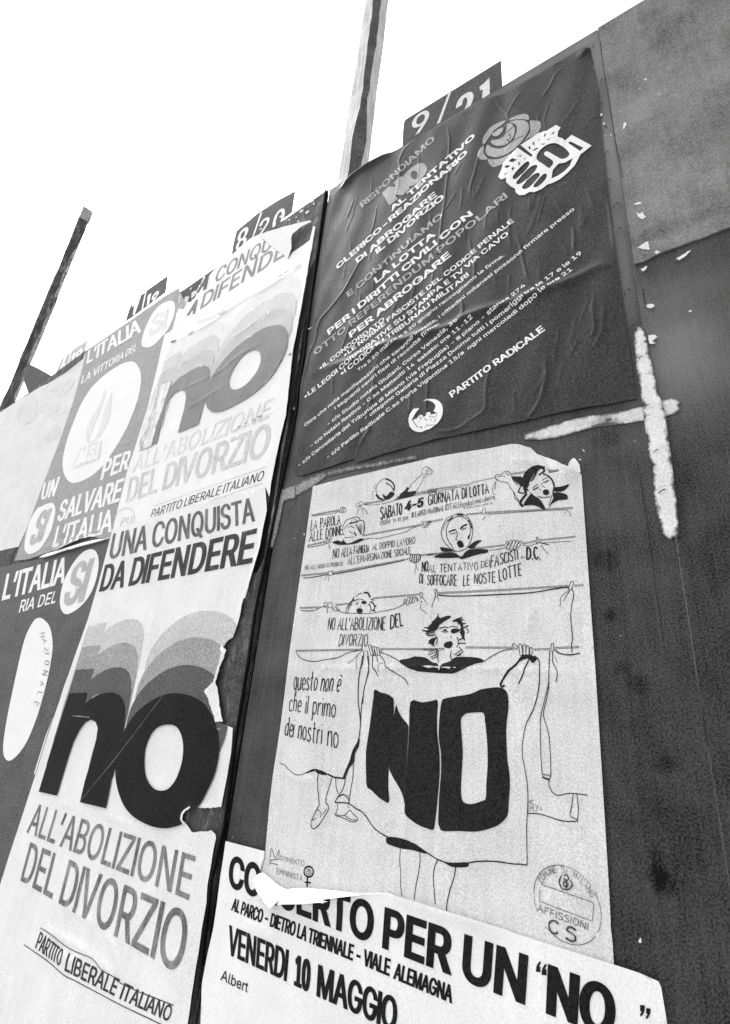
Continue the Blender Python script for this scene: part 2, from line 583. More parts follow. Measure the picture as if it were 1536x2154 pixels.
FONT_DATA = """A~471~198,500 271,500 455,0 388,0 282,297 275,317 268,340 260,366 253,388 245,412 237,440 228,470 241,470 232,440 224,412 216,387 209,365 201,339 194,316 187,297 84,0 16,0~108,195 363,195 363,140 108,140
B~448~59,500 237,500 270,498 298,492 323,482 344,469 361,453 374,434 384,414 389,391 391,367 390,347 386,330 380,315 367,296 350,281 331,270 309,262 309,258 325,255 341,250 357,241 372,230 384,216 395,200 404,180 409,159 411,134 409,109 403,87 393,66 379,47 361,31 339,18 311,8 279,2 242,0 59,0~241,56 276,59 304,66 324,78 338,94 347,113 349,134 346,159 337,181 327,194 315,205 300,214 284,221 265,225 244,227 122,227 122,56~234,281 252,282 268,285 283,291 303,304 318,321 327,342 330,366 328,387 320,405 307,421 289,434 265,441 236,444 122,444 122,281
C~501~231,-5 202,1 174,11 148,24 124,42 103,62 84,86 68,113 56,143 47,176 41,212 40,250 41,288 47,323 56,356 68,386 84,414 103,437 124,458 148,475 174,489 202,499 231,505 263,507 288,505 311,502 334,496 356,487 376,476 395,463 412,448 427,430 440,411 451,390 459,367 465,342 401,342 394,367 383,388 368,406 351,421 332,433 310,441 287,446 263,448 233,445 206,438 180,425 158,407 139,385 123,358 114,334 107,309 103,280 102,250 103,219 107,191 114,165 123,142 139,115 158,93 181,75 206,62 233,55 263,52 287,54 310,59 332,67 351,79 368,94 383,112 394,134 401,158 465,158 459,133 451,110 440,89 427,70 412,53 395,37 377,24 356,13 335,5 312,-2 288,-5 263,-7
D~494~94,0 94,56 211,56 240,57 267,62 291,69 312,79 337,97 357,120 372,146 381,169 387,195 391,222 392,251 391,280 387,307 381,332 373,354 357,381 338,403 314,421 293,431 270,438 245,443 217,444 92,444 92,500 221,500 257,498 289,493 319,483 346,470 371,454 392,434 411,411 426,384 438,355 447,323 452,288 454,251 452,213 447,178 438,146 426,117 410,90 392,67 370,47 345,30 317,17 286,8 252,2 215,0~122,0 59,0 59,500 122,500
E~411~59,500 366,500 366,444 122,444 122,281 349,281 349,225 122,225 122,56 369,56 369,0 59,0
F~403~59,500 363,500 363,444 122,444 122,273 340,273 340,217 122,217 122,0 59,0
G~511~232,-5 201,1 173,11 147,25 123,42 102,63 84,86 68,114 56,144 47,176 41,212 40,250 41,288 47,323 56,356 68,386 83,414 102,437 123,458 146,475 172,489 200,499 229,505 260,507 286,505 311,501 335,495 357,486 377,475 396,461 413,446 428,428 441,409 452,388 460,366 466,343 401,343 392,366 381,386 367,404 350,420 331,432 310,441 295,445 278,447 261,448 232,445 205,438 180,425 158,407 139,385 123,358 114,334 107,309 103,280 102,250 103,219 107,191 114,165 123,142 139,115 158,93 181,75 207,62 234,55 264,52 291,54 316,60 339,70 359,84 376,101 389,121 400,145 406,171 408,199 427,196 278,196 278,251 470,251 470,197 468,167 463,139 455,113 443,89 429,68 412,49 392,32 370,18 346,7 320,0 293,-5 264,-7
H~508~59,500 122,500 122,284 386,284 386,500 449,500 449,0 386,0 386,228 122,228 122,0 59,0
J~390~150,-4 122,3 96,15 74,32 56,54 43,79 35,109 33,143 33,170 96,170 96,143 99,115 106,91 119,73 137,60 158,52 182,49 206,52 226,60 244,73 257,91 265,115 267,143 267,500 331,500 331,143 328,109 320,79 307,54 289,32 267,15 242,3 213,-4 182,-7
K~459~103,212 114,227 125,242 137,257 148,271 160,285 171,298 183,312 196,325 208,338 357,500 441,500 227,271 224,271 103,143~59,500 122,500 122,329 122,221 122,190 122,0 59,0~185,255 224,304 441,0 366,0
L~386~59,500 122,500 122,56 355,56 355,0 59,0
M~617~59,500 149,500 272,184 277,171 282,156 288,139 294,120 300,101 306,82 311,64 316,48 302,48 307,64 312,81 318,100 324,119 330,138 336,156 342,171 346,184 468,500 558,500 558,0 496,0 496,286 496,303 496,321 496,341 496,362 497,406 498,428 498,449 504,449 499,434 494,418 489,402 481,379 474,357 466,335 459,316 453,300 448,286 336,0 281,0 167,286 162,299 156,315 150,334 142,355 135,377 127,401 121,417 116,433 110,449 117,449 117,430 118,409 118,387 119,365 119,323 120,303 120,286 120,0 59,0
N~514~59,500 134,500 337,180 346,166 357,148 364,135 372,120 381,105 390,89 398,72 407,54 398,53 396,71 395,89 394,106 393,132 392,155 392,175 392,192 392,500 455,500 455,0 380,0 199,285 187,305 174,325 166,340 156,356 145,374 134,395 121,418 106,444 117,446 118,422 119,399 120,377 121,357 122,339 122,322 123,302 123,286 123,0 59,0
O~524~231,-5 202,1 174,11 148,24 124,42 103,62 84,86 69,113 56,143 47,176 41,212 40,250 41,288 47,323 56,356 69,386 84,414 103,437 124,458 148,475 174,489 202,499 231,505 262,507 294,505 323,499 351,489 377,475 401,458 422,437 440,414 456,386 468,356 477,323 483,288 485,250 483,212 477,176 468,143 456,113 440,86 422,62 401,42 377,24 351,11 323,1 294,-5 262,-7~291,55 318,62 343,75 366,92 385,114 401,142 411,165 417,191 421,219 423,250 421,281 417,309 411,335 401,358 385,386 366,408 343,425 318,438 291,445 262,448 233,445 206,438 181,425 158,408 139,385 123,358 114,335 107,309 103,280 102,250 103,219 107,191 114,165 123,142 139,115 158,92 181,75 206,62 233,55 262,52
P~437~59,500 231,500 267,498 299,491 327,479 350,463 369,445 383,422 393,397 400,371 402,342 400,313 393,286 383,261 369,239 350,219 327,204 299,192 267,185 231,183 107,183 107,238 229,238 253,240 274,244 292,252 307,262 318,274 327,289 334,305 337,323 339,342 337,361 334,378 327,395 318,409 307,421 292,431 274,438 253,443 228,444 122,444 122,0 59,0
Q~524~307,156 363,83 377,64 460,-47 394,-47 340,26 326,45 241,156~231,-5 202,1 174,11 148,24 124,42 103,62 84,86 69,113 56,143 47,176 41,212 40,250 41,288 47,323 56,356 69,386 84,414 103,437 124,458 148,475 174,489 202,499 231,505 262,507 294,505 323,499 351,489 377,475 401,458 422,437 440,414 456,386 468,356 477,323 483,288 485,250 483,212 477,176 468,143 456,113 440,86 422,62 401,42 377,24 351,11 323,1 294,-5 262,-7~291,55 318,62 343,75 366,92 385,114 401,142 411,165 417,191 421,219 423,250 421,281 417,309 411,335 401,358 385,386 366,408 343,425 318,438 291,445 262,448 233,445 206,438 181,425 158,408 139,385 123,358 114,335 107,309 103,280 102,250 103,219 107,191 114,165 123,142 139,115 158,92 181,75 206,62 233,55 262,52
R~441~59,500 232,500 268,498 300,491 327,480 350,465 369,447 384,426 394,401 400,375 402,346 400,317 394,291 384,267 369,246 350,228 327,213 300,203 268,196 232,194 95,194 95,251 230,251 254,252 275,256 293,262 314,276 328,295 334,310 338,327 339,346 338,365 334,382 328,398 319,411 307,423 292,432 275,439 253,443 229,444 122,444 122,0 59,0~226,225 298,225 420,0 347,0
S~439~185,-7 154,-1 125,9 101,23 80,39 63,59 50,82 42,107 38,134 103,134 106,116 112,100 121,86 133,75 147,65 164,58 181,52 200,49 220,48 242,50 262,53 281,59 298,68 312,78 324,90 333,104 338,120 340,137 336,159 326,176 311,190 291,201 275,207 259,213 241,218 181,235 151,245 126,256 103,269 85,284 66,307 55,335 51,366 54,393 61,418 74,440 91,460 111,476 135,489 162,499 192,505 223,507 255,505 284,499 311,489 334,476 354,460 371,441 383,420 391,396 394,371 332,371 326,395 314,414 297,430 275,441 250,448 221,451 201,449 182,446 164,440 143,428 127,411 116,391 113,369 117,346 129,328 146,314 166,303 188,295 209,288 260,274 282,268 306,259 322,252 338,243 353,234 366,222 378,209 388,194 395,177 400,158 401,136 399,110 392,85 380,62 363,42 343,25 318,10 296,2 273,-4 247,-8 220,-9
T~441~31,500 410,500 410,444 252,444 252,0 189,0 189,444 31,444
U~508~226,-7 199,-2 174,5 151,15 124,32 102,54 83,79 70,107 62,137 59,170 59,500 122,500 122,175 124,152 129,131 138,111 150,94 166,79 184,67 205,58 228,52 254,51 281,52 304,58 325,67 343,79 358,94 370,111 379,131 384,152 386,175 386,500 449,500 449,170 447,137 439,107 425,79 407,54 384,32 357,15 334,5 310,-2 283,-7 254,-8
V~471~16,500 83,500 189,203 195,184 203,161 212,135 219,113 226,88 235,60 244,30 231,30 239,61 248,88 255,113 262,136 271,162 278,184 285,203 388,500 455,500 273,0 200,0
W~674~16,500 81,500 160,193 165,176 169,160 172,143 176,126 180,109 184,92 187,75 190,57 194,39 186,39 189,57 193,75 196,92 200,109 204,126 208,143 212,160 216,176 220,193 301,500 373,500 454,193 458,176 462,160 466,143 470,126 474,109 478,92 482,75 485,57 489,39 480,39 483,57 487,75 490,92 494,109 498,126 502,143 506,160 510,176 514,193 593,500 658,500 521,0 448,0 361,317 356,339 351,361 345,385 340,410 335,437 330,467 344,467 339,439 334,412 329,388 324,364 319,341 312,317 227,0 152,0
X~466~213,280 213,232 29,500 102,500 175,394 189,373 201,355 210,339 220,323 229,306 239,287 228,287 238,306 248,323 257,339 267,355 279,373 293,394 367,500 439,500 254,235 254,282 448,0 375,0 287,127 274,146 264,162 254,177 245,192 236,208 227,227 240,227 231,209 221,193 212,178 203,163 192,146 179,127 90,0 18,0
Y~464~200,205 16,500 90,500 189,339 200,321 209,304 218,287 227,269 236,249 245,227 220,227 229,250 238,270 247,288 256,305 265,321 276,339 374,500 447,500 263,205 263,0 200,0
Z~431~41,46 269,379 279,393 290,408 301,423 312,438 324,453 335,467 342,447 322,446 301,445 281,444 260,444 240,444 219,444 40,444 40,500 390,500 390,454 166,127 155,111 143,95 132,79 120,64 108,48 96,33 89,53 109,54 129,55 149,56 170,56 190,56 210,56 393,56 393,0 41,0
0~445~196,-5 171,1 148,10 128,24 109,41 93,61 79,84 68,111 59,142 52,175 48,211 47,250 48,289 52,325 59,358 68,388 80,415 93,439 110,459 128,476 149,490 171,499 196,505 223,507 249,505 274,499 297,490 317,476 336,459 352,439 366,415 378,388 387,358 393,325 397,289 398,250 397,211 393,175 387,142 378,111 366,84 352,61 336,41 318,24 297,10 274,1 250,-5 223,-7~246,51 267,59 285,72 301,91 314,114 324,141 330,165 335,191 337,219 338,250 337,281 335,309 330,335 324,359 314,386 301,409 285,428 267,441 246,449 223,452 199,449 179,441 160,428 144,409 131,386 121,359 115,335 111,309 108,281 107,250 108,219 111,191 115,165 121,141 131,114 144,91 160,72 179,59 199,51 223,49
1~445~75,54 384,54 384,0 75,0~271,0 209,0 209,441 206,441 85,352 85,419 195,500 271,500
2~445~63,47 230,225 248,244 264,262 277,278 289,292 298,307 305,321 312,342 315,365 312,390 302,411 288,429 268,441 254,447 237,451 220,452 201,450 184,446 169,440 150,425 136,406 130,391 126,374 125,356 64,356 67,384 73,411 85,435 100,456 119,473 141,488 165,498 192,505 221,507 250,505 276,498 301,488 322,474 340,457 355,438 366,415 372,392 374,366 373,348 370,330 365,312 356,294 345,275 330,254 317,237 301,219 283,198 262,177 150,59 150,56 383,56 383,0 63,0
3~445~185,-5 157,1 130,10 107,22 86,38 69,56 56,78 47,102 43,130 107,130 113,106 124,86 141,70 162,58 179,53 196,50 215,49 235,50 253,54 270,60 286,68 299,79 309,91 317,106 322,123 323,142 322,160 318,177 311,193 300,207 287,219 270,230 250,237 226,242 198,243 154,243 154,294 283,441 283,444 68,444 68,500 366,500 366,453 208,273 208,284 243,285 275,281 303,271 328,257 348,240 365,219 377,195 384,170 386,142 384,114 376,89 364,65 348,44 327,27 303,12 276,2 247,-5 214,-7
4~445~39,156 243,500 305,500 107,163 107,160 406,160 406,104 39,104~277,119 277,144 277,312 337,312 337,0 277,0
5~445~189,-5 162,1 138,11 116,24 97,40 81,59 70,80 62,103 59,128 120,128 125,107 136,87 151,71 170,59 193,52 217,49 237,51 255,55 271,63 286,74 299,87 309,103 316,120 321,139 322,159 321,180 316,199 308,217 298,233 285,247 270,258 253,266 234,271 214,272 197,271 181,268 165,264 143,254 126,242 66,248 94,500 360,500 360,444 148,444 132,296 134,296 152,309 174,319 191,324 208,327 226,328 248,326 269,322 289,315 307,306 324,294 339,280 352,264 363,247 372,227 379,206 383,184 384,160 382,129 375,101 363,74 346,51 327,31 303,15 277,3 248,-4 217,-7
6~445~193,-4 165,3 140,14 117,30 99,50 83,73 72,99 65,128 62,159 64,183 70,209 78,235 88,256 100,280 116,306 135,335 248,500 316,500 148,257 143,257 151,270 162,283 176,293 192,302 211,307 231,309 260,307 287,300 310,290 331,275 349,257 363,236 374,211 380,184 382,154 380,124 373,97 361,71 346,49 327,30 305,14 280,3 252,-4 222,-7~241,49 258,54 274,62 288,72 299,85 309,100 316,116 320,135 322,154 320,175 316,193 309,210 299,224 288,237 274,247 258,255 241,259 222,261 204,259 187,255 171,247 157,237 145,225 136,210 128,194 124,175 123,156 124,135 128,117 136,100 145,85 157,72 171,62 187,54 204,49 222,48
7~445~318,441 318,444 61,444 61,500 384,500 384,441 162,0 95,0
8~445~190,-5 160,1 133,11 109,25 89,41 73,61 61,83 53,107 51,133 52,154 57,173 64,192 74,209 85,224 99,237 115,248 132,255 150,260 150,262 127,271 107,284 91,303 79,324 72,348 69,374 71,398 78,421 89,442 104,461 122,476 143,489 167,499 194,505 222,507 251,505 277,499 301,489 322,476 340,461 355,442 366,421 373,398 375,374 373,348 365,324 353,303 337,284 318,271 295,262 295,260 313,255 330,248 345,237 359,224 371,209 381,192 388,173 392,154 394,133 392,107 384,83 372,61 355,41 335,25 311,11 284,1 255,-5 222,-7~244,50 263,53 280,59 301,72 317,90 328,111 331,136 329,154 325,170 317,185 306,199 293,210 278,219 261,226 242,230 222,231 202,230 183,226 166,219 151,210 138,199 128,185 120,170 115,154 113,136 117,111 127,90 143,72 164,59 182,53 201,50 222,48~247,287 269,295 288,308 302,325 311,345 314,369 311,393 302,413 289,429 270,442 248,449 222,452 205,451 189,447 174,442 156,429 142,413 133,393 131,369 133,345 142,325 156,308 175,295 197,287 222,285
9~445~252,504 280,497 305,486 327,470 346,450 362,427 373,401 380,372 382,341 380,317 375,291 366,265 357,244 344,220 328,194 310,165 197,0 128,0 296,243 302,243 294,230 283,217 269,207 252,198 234,193 214,191 185,193 159,200 135,210 114,225 96,243 82,264 71,289 65,316 62,346 65,376 72,404 83,429 99,451 118,470 140,486 165,497 193,504 222,507~204,451 187,446 171,438 157,428 145,415 136,400 129,384 125,365 123,346 125,326 129,307 136,290 145,276 157,263 171,253 187,245 204,241 222,239 241,241 258,245 274,253 288,263 299,275 309,290 316,307 320,325 322,344 320,365 316,383 309,400 299,415 288,428 274,438 258,446 241,451 222,452
a~383~134,-7 113,-2 93,5 75,15 59,28 47,44 37,62 32,83 30,106 31,126 35,144 42,158 57,176 76,190 91,197 106,203 123,207 140,211 158,214 175,216 196,219 214,221 230,223 248,226 261,231 268,239 271,250 271,252 269,274 262,292 251,306 236,316 216,323 192,325 168,323 147,317 129,307 116,296 105,283 98,269 40,286 50,307 62,325 77,340 94,352 112,362 131,369 151,374 171,377 191,378 212,377 235,373 251,369 266,362 281,354 295,344 307,331 317,315 325,296 329,273 331,247 331,0 272,0 272,51 268,51 260,38 248,24 232,11 212,1 196,-4 177,-7 157,-8~189,46 207,50 224,58 244,73 259,92 268,113 271,136 271,187 265,182 255,179 242,176 227,173 212,170 197,168 183,167 172,165 152,161 132,156 115,148 102,137 93,122 90,103 93,85 100,71 112,60 128,51 146,46 167,45
b~417~204,-7 185,-3 169,4 150,16 135,31 124,45 116,58 110,58 110,0 52,0 52,500 112,500 112,314 116,314 124,326 135,340 149,354 168,366 184,373 203,377 225,378 255,375 283,367 308,354 330,337 348,314 363,288 372,265 379,240 382,214 384,186 382,157 379,130 372,106 364,83 349,56 330,34 308,16 283,3 255,-5 226,-8~238,48 258,54 275,64 289,78 301,95 310,115 317,137 321,161 322,186 321,212 317,235 311,257 301,276 289,293 275,306 258,316 238,322 216,324 195,322 175,316 158,307 144,294 132,277 123,258 116,237 112,213 111,186 112,160 116,135 123,113 132,94 144,77 159,64 176,54 195,48 216,46
c~389~171,-5 142,3 115,16 91,34 71,57 55,84 46,106 39,130 35,156 34,184 35,212 39,239 46,263 55,286 71,313 91,335 115,354 142,367 171,375 204,378 222,377 239,375 256,371 279,362 300,350 318,335 334,316 343,303 350,288 355,272 298,257 293,271 285,284 276,296 265,305 252,313 238,319 222,323 204,324 180,322 160,316 143,305 128,291 116,274 107,254 100,232 96,209 95,184 96,160 100,137 107,115 116,96 128,79 143,65 160,54 180,48 204,46 222,47 238,51 253,57 266,65 277,75 287,87 294,101 299,115 357,101 351,84 344,69 335,55 320,37 301,21 287,12 272,5 256,-1 239,-5 222,-7 204,-8
d~417~162,-5 135,3 110,16 87,34 69,56 54,83 45,106 39,130 35,157 34,186 35,214 39,240 45,265 54,288 69,314 88,337 110,354 135,367 162,375 192,378 214,377 233,373 249,366 268,354 282,340 293,326 301,314 305,314 305,500 365,500 365,0 307,0 307,58 301,58 293,45 282,31 267,16 248,4 232,-3 214,-7 192,-8~222,48 242,54 259,64 273,77 285,94 294,113 301,135 305,160 306,186 305,213 301,237 294,258 285,277 273,294 259,307 242,316 223,322 201,324 179,322 159,316 142,306 128,293 116,276 107,257 100,235 96,212 95,186 96,161 100,137 107,115 116,95 128,78 143,64 160,54 179,48 201,46
e~397~174,-5 143,3 115,16 91,34 71,57 55,83 45,106 39,130 35,156 34,184 35,211 39,238 45,262 54,285 70,312 90,335 113,353 140,367 169,375 202,378 222,377 242,373 261,368 280,359 297,349 314,335 328,319 341,299 351,277 359,252 363,223 365,191 365,166 73,166 73,217 332,217 304,199 303,222 299,244 293,264 284,281 272,296 258,308 242,317 223,323 202,324 180,323 161,317 144,308 129,296 117,282 107,265 100,247 96,227 94,207 94,174 96,148 101,125 109,104 119,87 133,72 148,60 167,52 187,47 209,45 230,47 249,52 266,60 281,71 292,86 300,104 359,89 352,71 342,54 329,39 314,25 297,14 278,4 256,-3 233,-7 208,-8
f~249~224,321 6,321 6,373 224,373~79,424 81,444 86,462 94,478 105,491 118,501 133,510 149,516 166,520 184,521 203,520 218,518 230,515 239,512 223,460 218,462 211,464 202,465 191,466 168,462 152,452 142,435 139,411 139,0 79,0
g~418~177,-147 153,-143 132,-137 112,-129 95,-120 81,-108 68,-96 58,-82 50,-68 100,-40 108,-52 119,-65 134,-77 152,-87 166,-92 184,-95 203,-96 232,-93 256,-86 277,-74 293,-57 303,-34 306,-6 306,67 301,67 293,55 282,41 267,27 248,15 232,9 213,6 192,5 163,7 136,14 111,26 88,43 70,63 54,89 45,110 39,134 35,160 34,188 35,216 39,242 45,266 54,288 69,315 88,337 110,354 135,367 163,375 193,378 214,377 233,373 249,366 268,354 283,340 294,326 302,313 308,313 308,373 366,373 366,-9 364,-39 356,-66 344,-88 328,-107 309,-122 286,-134 260,-142 233,-146 203,-148~223,60 242,65 259,74 273,86 285,101 295,119 302,140 306,163 307,189 306,215 302,238 295,259 286,278 274,294 259,307 243,316 223,322 201,324 179,322 160,316 143,306 128,293 116,277 107,258 100,237 96,214 95,189 96,164 100,141 107,120 116,102 128,87 143,74 160,65 179,60 201,58
h~403~112,0 52,0 52,500 112,500 112,283 101,283 114,314 130,338 149,356 172,368 196,375 223,378 248,376 270,371 290,362 308,350 323,334 335,315 344,293 349,266 351,236 351,0 291,0 291,231 288,258 281,281 268,299 251,313 231,321 206,323 189,322 173,318 158,312 139,298 124,278 117,262 113,243 112,223
i~164~52,373 112,373 112,0 52,0~66,438 53,447 44,460 41,475 44,490 53,503 66,512 82,515 98,512 112,503 121,490 124,475 121,460 112,447 98,438 82,435
k~374~108,208 118,208 280,373 354,373 181,196 174,196 108,134~52,500 112,500 112,0 52,0~145,183 188,225 366,0 289,0
l~186~111,0 89,7 73,20 61,37 54,58 52,83 52,500 112,500 112,97 113,75 118,61 128,54 144,51 152,51 158,52 162,52 167,53 178,3 169,1 159,-1 148,-2 137,-2
m~599~52,373 110,373 110,290 106,290 112,309 120,326 130,340 148,357 169,370 192,377 215,380 241,377 264,368 282,355 297,336 308,315 315,290 307,290 313,307 321,323 331,337 344,350 358,360 374,368 391,375 410,378 429,380 450,378 470,373 489,365 505,354 520,340 531,323 540,302 546,278 547,251 547,0 487,0 487,249 485,274 477,293 464,307 448,317 431,323 411,325 388,322 368,314 351,302 339,285 332,265 330,243 330,0 269,0 269,255 267,275 260,292 249,306 234,316 216,323 196,325 175,322 155,315 137,302 124,284 117,270 113,253 112,234 112,0 52,0
n~403~112,0 52,0 52,373 110,373 110,283 101,283 114,314 130,338 149,356 172,368 196,375 223,378 248,376 270,371 290,362 308,350 323,334 335,315 344,293 349,266 351,236 351,0 291,0 291,231 288,258 281,281 268,299 251,313 231,321 206,323 189,322 173,318 158,312 139,298 124,278 117,262 113,243 112,223
o~408~171,-5 142,3 115,16 91,34 71,57 55,84 46,106 39,130 35,156 34,184 35,212 39,239 46,263 55,286 71,313 91,335 115,354 142,367 171,375 204,378 236,375 266,367 293,354 317,335 337,313 353,286 363,263 369,239 373,212 374,184 373,156 369,130 363,106 353,84 337,57 317,34 293,16 266,3 236,-5 204,-8~227,48 248,54 266,65 280,79 293,96 302,115 308,137 312,160 314,184 312,209 308,232 302,254 293,274 280,291 266,305 248,316 227,322 204,324 180,322 160,316 143,305 128,291 116,274 107,254 100,232 96,209 95,184 96,160 100,137 107,115 116,96 128,79 143,65 160,54 180,48 204,46
p~417~52,373 110,373 110,314 116,314 124,326 135,340 149,354 168,366 184,373 203,377 225,378 255,375 283,367 308,354 330,337 348,314 363,288 372,265 379,240 382,214 384,186 382,157 379,130 372,106 364,83 349,56 330,34 308,16 283,3 255,-5 226,-8 204,-7 185,-3 170,4 150,16 136,31 124,45 116,58 112,58 112,-140 52,-140~238,48 258,54 275,64 289,78 301,95 310,115 317,137 321,161 322,186 321,212 317,235 311,257 301,276 289,293 275,306 258,316 238,322 216,324 195,322 175,316 158,307 144,294 132,277 123,258 116,237 112,213 111,186 112,160 116,135 123,113 132,94 144,77 159,64 176,54 195,48 216,46
q~417~305,-140 305,58 301,58 293,45 282,31 267,16 248,4 232,-3 214,-7 192,-8 162,-5 135,3 110,16 87,34 69,56 54,83 45,106 39,130 35,157 34,186 35,214 39,240 45,265 54,288 69,314 88,337 110,354 135,367 162,375 192,378 214,377 233,373 249,366 268,354 282,340 293,326 301,314 307,314 307,373 365,373 365,-140~222,48 242,54 259,64 273,77 285,94 294,113 301,135 305,160 306,186 305,213 301,237 294,258 285,277 273,294 259,307 242,316 223,322 201,324 179,322 159,316 142,306 128,293 116,276 107,257 100,235 96,212 95,186 96,161 100,137 107,115 116,95 128,78 143,64 160,54 179,48 201,46
r~255~52,373 110,373 110,315 113,315 122,333 134,348 150,361 168,371 188,376 209,378 217,378 225,378 239,377 239,317 235,318 226,319 215,320 203,320 179,317 156,309 138,296 124,279 115,257 112,233 112,0 52,0
s~359~154,-7 131,-3 110,3 91,12 75,23 61,37 49,53 41,72 35,93 92,105 99,86 109,71 122,59 138,51 157,46 178,45 202,46 223,52 240,61 258,79 263,101 260,119 250,133 232,145 208,152 147,167 116,177 90,189 71,205 57,223 49,245 46,269 48,290 54,309 64,326 77,341 94,354 113,364 135,372 158,376 184,378 208,377 230,373 249,366 267,357 281,346 294,333 304,319 312,303 318,285 263,272 254,292 238,310 224,319 206,325 184,327 163,325 145,320 129,311 112,294 107,272 110,254 122,239 134,231 149,225 169,219 226,206 257,196 282,184 301,168 315,150 323,129 326,105 323,84 317,64 307,46 293,31 276,17 255,6 232,-2 207,-6 179,-8
t~223~200,321 6,321 6,373 200,373~124,463 124,96 126,75 134,60 147,52 167,49 174,49 182,50 191,51 198,53 209,2 200,-1 189,-3 177,-4 165,-4 136,-1 111,7 90,21 76,40 67,63 64,91 64,463
u~403~155,-3 133,2 113,11 95,23 80,38 68,58 59,80 53,107 52,137 52,373 112,373 112,142 114,115 122,92 135,74 152,60 172,52 197,49 214,51 230,54 245,61 264,75 279,95 285,111 290,130 291,150 291,373 351,373 351,0 293,0 293,90 302,90 289,59 272,34 253,17 230,5 206,-3 179,-5
v~383~17,373 83,373 162,152 170,130 177,108 184,85 190,63 196,42 202,20 181,20 187,42 193,63 199,85 206,108 212,130 220,152 300,373 365,373 222,0 160,0
z~374~41,45 250,314 250,317 47,317 47,373 327,373 327,325 124,59 124,55 333,55 333,0 41,0
ì~164~52,373 112,373 112,0 52,0~-6,520 61,520 108,421 58,421
.~185~76,-1 62,9 52,23 49,40 52,58 62,72 76,82 94,85 111,82 126,72 135,58 139,40 135,23 126,9 111,-1 94,-4
,~185~66,70 135,70 83,-117 37,-117
:~185~76,-1 62,9 52,23 49,40 52,58 62,72 76,82 94,85 111,82 126,72 135,58 139,40 135,23 126,9 111,-1 94,-4~76,269 62,279 52,294 49,311 52,328 62,343 76,352 94,356 111,352 126,343 135,328 139,311 135,294 126,279 111,269 94,266
-~445~331,185 112,185 112,240 331,240
/~245~70,-75 14,-75 175,523 231,523
(~268~88,231 90,259 94,288 99,318 105,348 112,377 120,406 129,434 139,460 150,485 161,508 173,530 232,530 220,504 208,477 197,449 188,421 179,392 171,364 164,336 159,308 154,281 151,254 149,228 149,203 150,173 153,143 158,113 163,89 169,66 176,41 185,16 195,-10 206,-37 218,-65 232,-94 173,-94 157,-65 143,-36 130,-6 119,24 109,54 102,84 95,114 91,144 88,173 88,203
)~268~51,-65 63,-36 75,-9 84,18 93,43 100,67 106,91 111,114 116,144 119,174 120,203 119,228 117,254 114,281 110,308 104,336 98,364 90,392 81,421 71,449 61,477 49,504 37,530 95,530 107,508 118,485 129,460 139,434 148,406 157,377 164,348 170,318 175,288 178,259 180,231 181,203 180,173 177,143 173,113 167,83 159,52 149,22 138,-7 125,-37 111,-66 95,-94 37,-94
“~295~103,500 148,500 119,313 51,313~224,500 269,500 240,313 172,313
'~203~69,500 133,500 126,312 77,312
•~382~172,93 154,97 137,105 122,116 109,129 98,144 90,161 85,179 84,198 85,218 90,236 98,253 109,268 122,281 137,291 154,299 172,304 191,306 210,304 228,299 245,291 260,281 273,268 284,253 292,236 297,218 298,198 297,179 292,161 284,144 273,129 260,116 245,105 228,97 210,93 191,91
I~127~32,0 32,500 95,500 95,0"""
FONT = {}
for row in FONT_DATA.split("\n"):
    fs = row.split("~")
    FONT[fs[0]] = (int(fs[1]) / 500, [np.array([[int(c) for c in p.split(",")] for p in l.split()], float) / 500 for l in fs[2:]])

FONT["'"] = (FONT[","][0], [L + np.array([0.0, .86]) for L in FONT[","][1]])    # curly apostrophe: the comma raised
# ------------------------------------------------------------------ surfaces
M_PAVE = mat('asphalt', .22, .35, .3, rough=.9, bump=.6, bscale=120)
M_BOARD = mat('painted_hardboard', .035, .36, .5, .3, rough=.55, spec=.35, bump=.35, bscale=260)
M_BOARD_L = mat('weathered_hardboard', .135, .24, .55, .2, rough=.55, spec=.4, bump=.4, bscale=230)
M_BOARD_T = mat('scraped_hardboard', .065, .4, .6, .2, rough=.75, spec=.15, bump=.9, bscale=70, alt=.42, worn=.36, soft=.12)
M_EDGE = mat('black_edge_strip', .008, .3, .4, .3, rough=.8, spec=.06, bump=.3)
M_PLATE = mat('enamelled_plate', .075, .3, .2, rough=.7, spec=.12)
M_PLATE_F = mat('faded_plate', .3, .25, .15, rough=.5, spec=.5)
M_NUM = mat('plate_white', .62, .2, .1, rough=.5)
M_NUM_F = mat('plate_white_faded', .8, .12, .1, rough=.5)
M_STRIPE = mat('worn_white_paint', .70, .10, .15, .1, rough=.55, spec=.35, alt=.040, worn=.28, bump=.4, cover=True, soft=.10)
M_STRIPE2 = mat('worn_white_paint_thin', .62, .12, .2, .1, rough=.55, spec=.35, alt=.075, worn=.28, bump=.4, cover=True, soft=.14)
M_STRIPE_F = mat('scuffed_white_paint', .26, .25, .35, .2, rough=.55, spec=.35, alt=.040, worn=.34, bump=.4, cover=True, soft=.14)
M_WOOD = mat('sawn_timber', .60, .2, .16, .45, rough=.85, spec=.15, bump=.5, bscale=90)
M_BARK = mat('dark_bark', .11, .5, .6, .2, rough=.9, spec=.15, bump=1.0, bscale=120)
M_BARK2 = mat('tarred_wood', .085, .4, .5, .3, rough=.8, spec=.2, bump=.8, bscale=60, alt=.32, worn=.40)
M_CUT = mat('cut_wood_end', .40, .3, .3, rough=.9, bump=.5)
M_TAR = mat('tarred_plank', .018, .4, .3, rough=.7)
M_STEEL = mat('rusty_steel', .03, .3, .2, rough=.5)
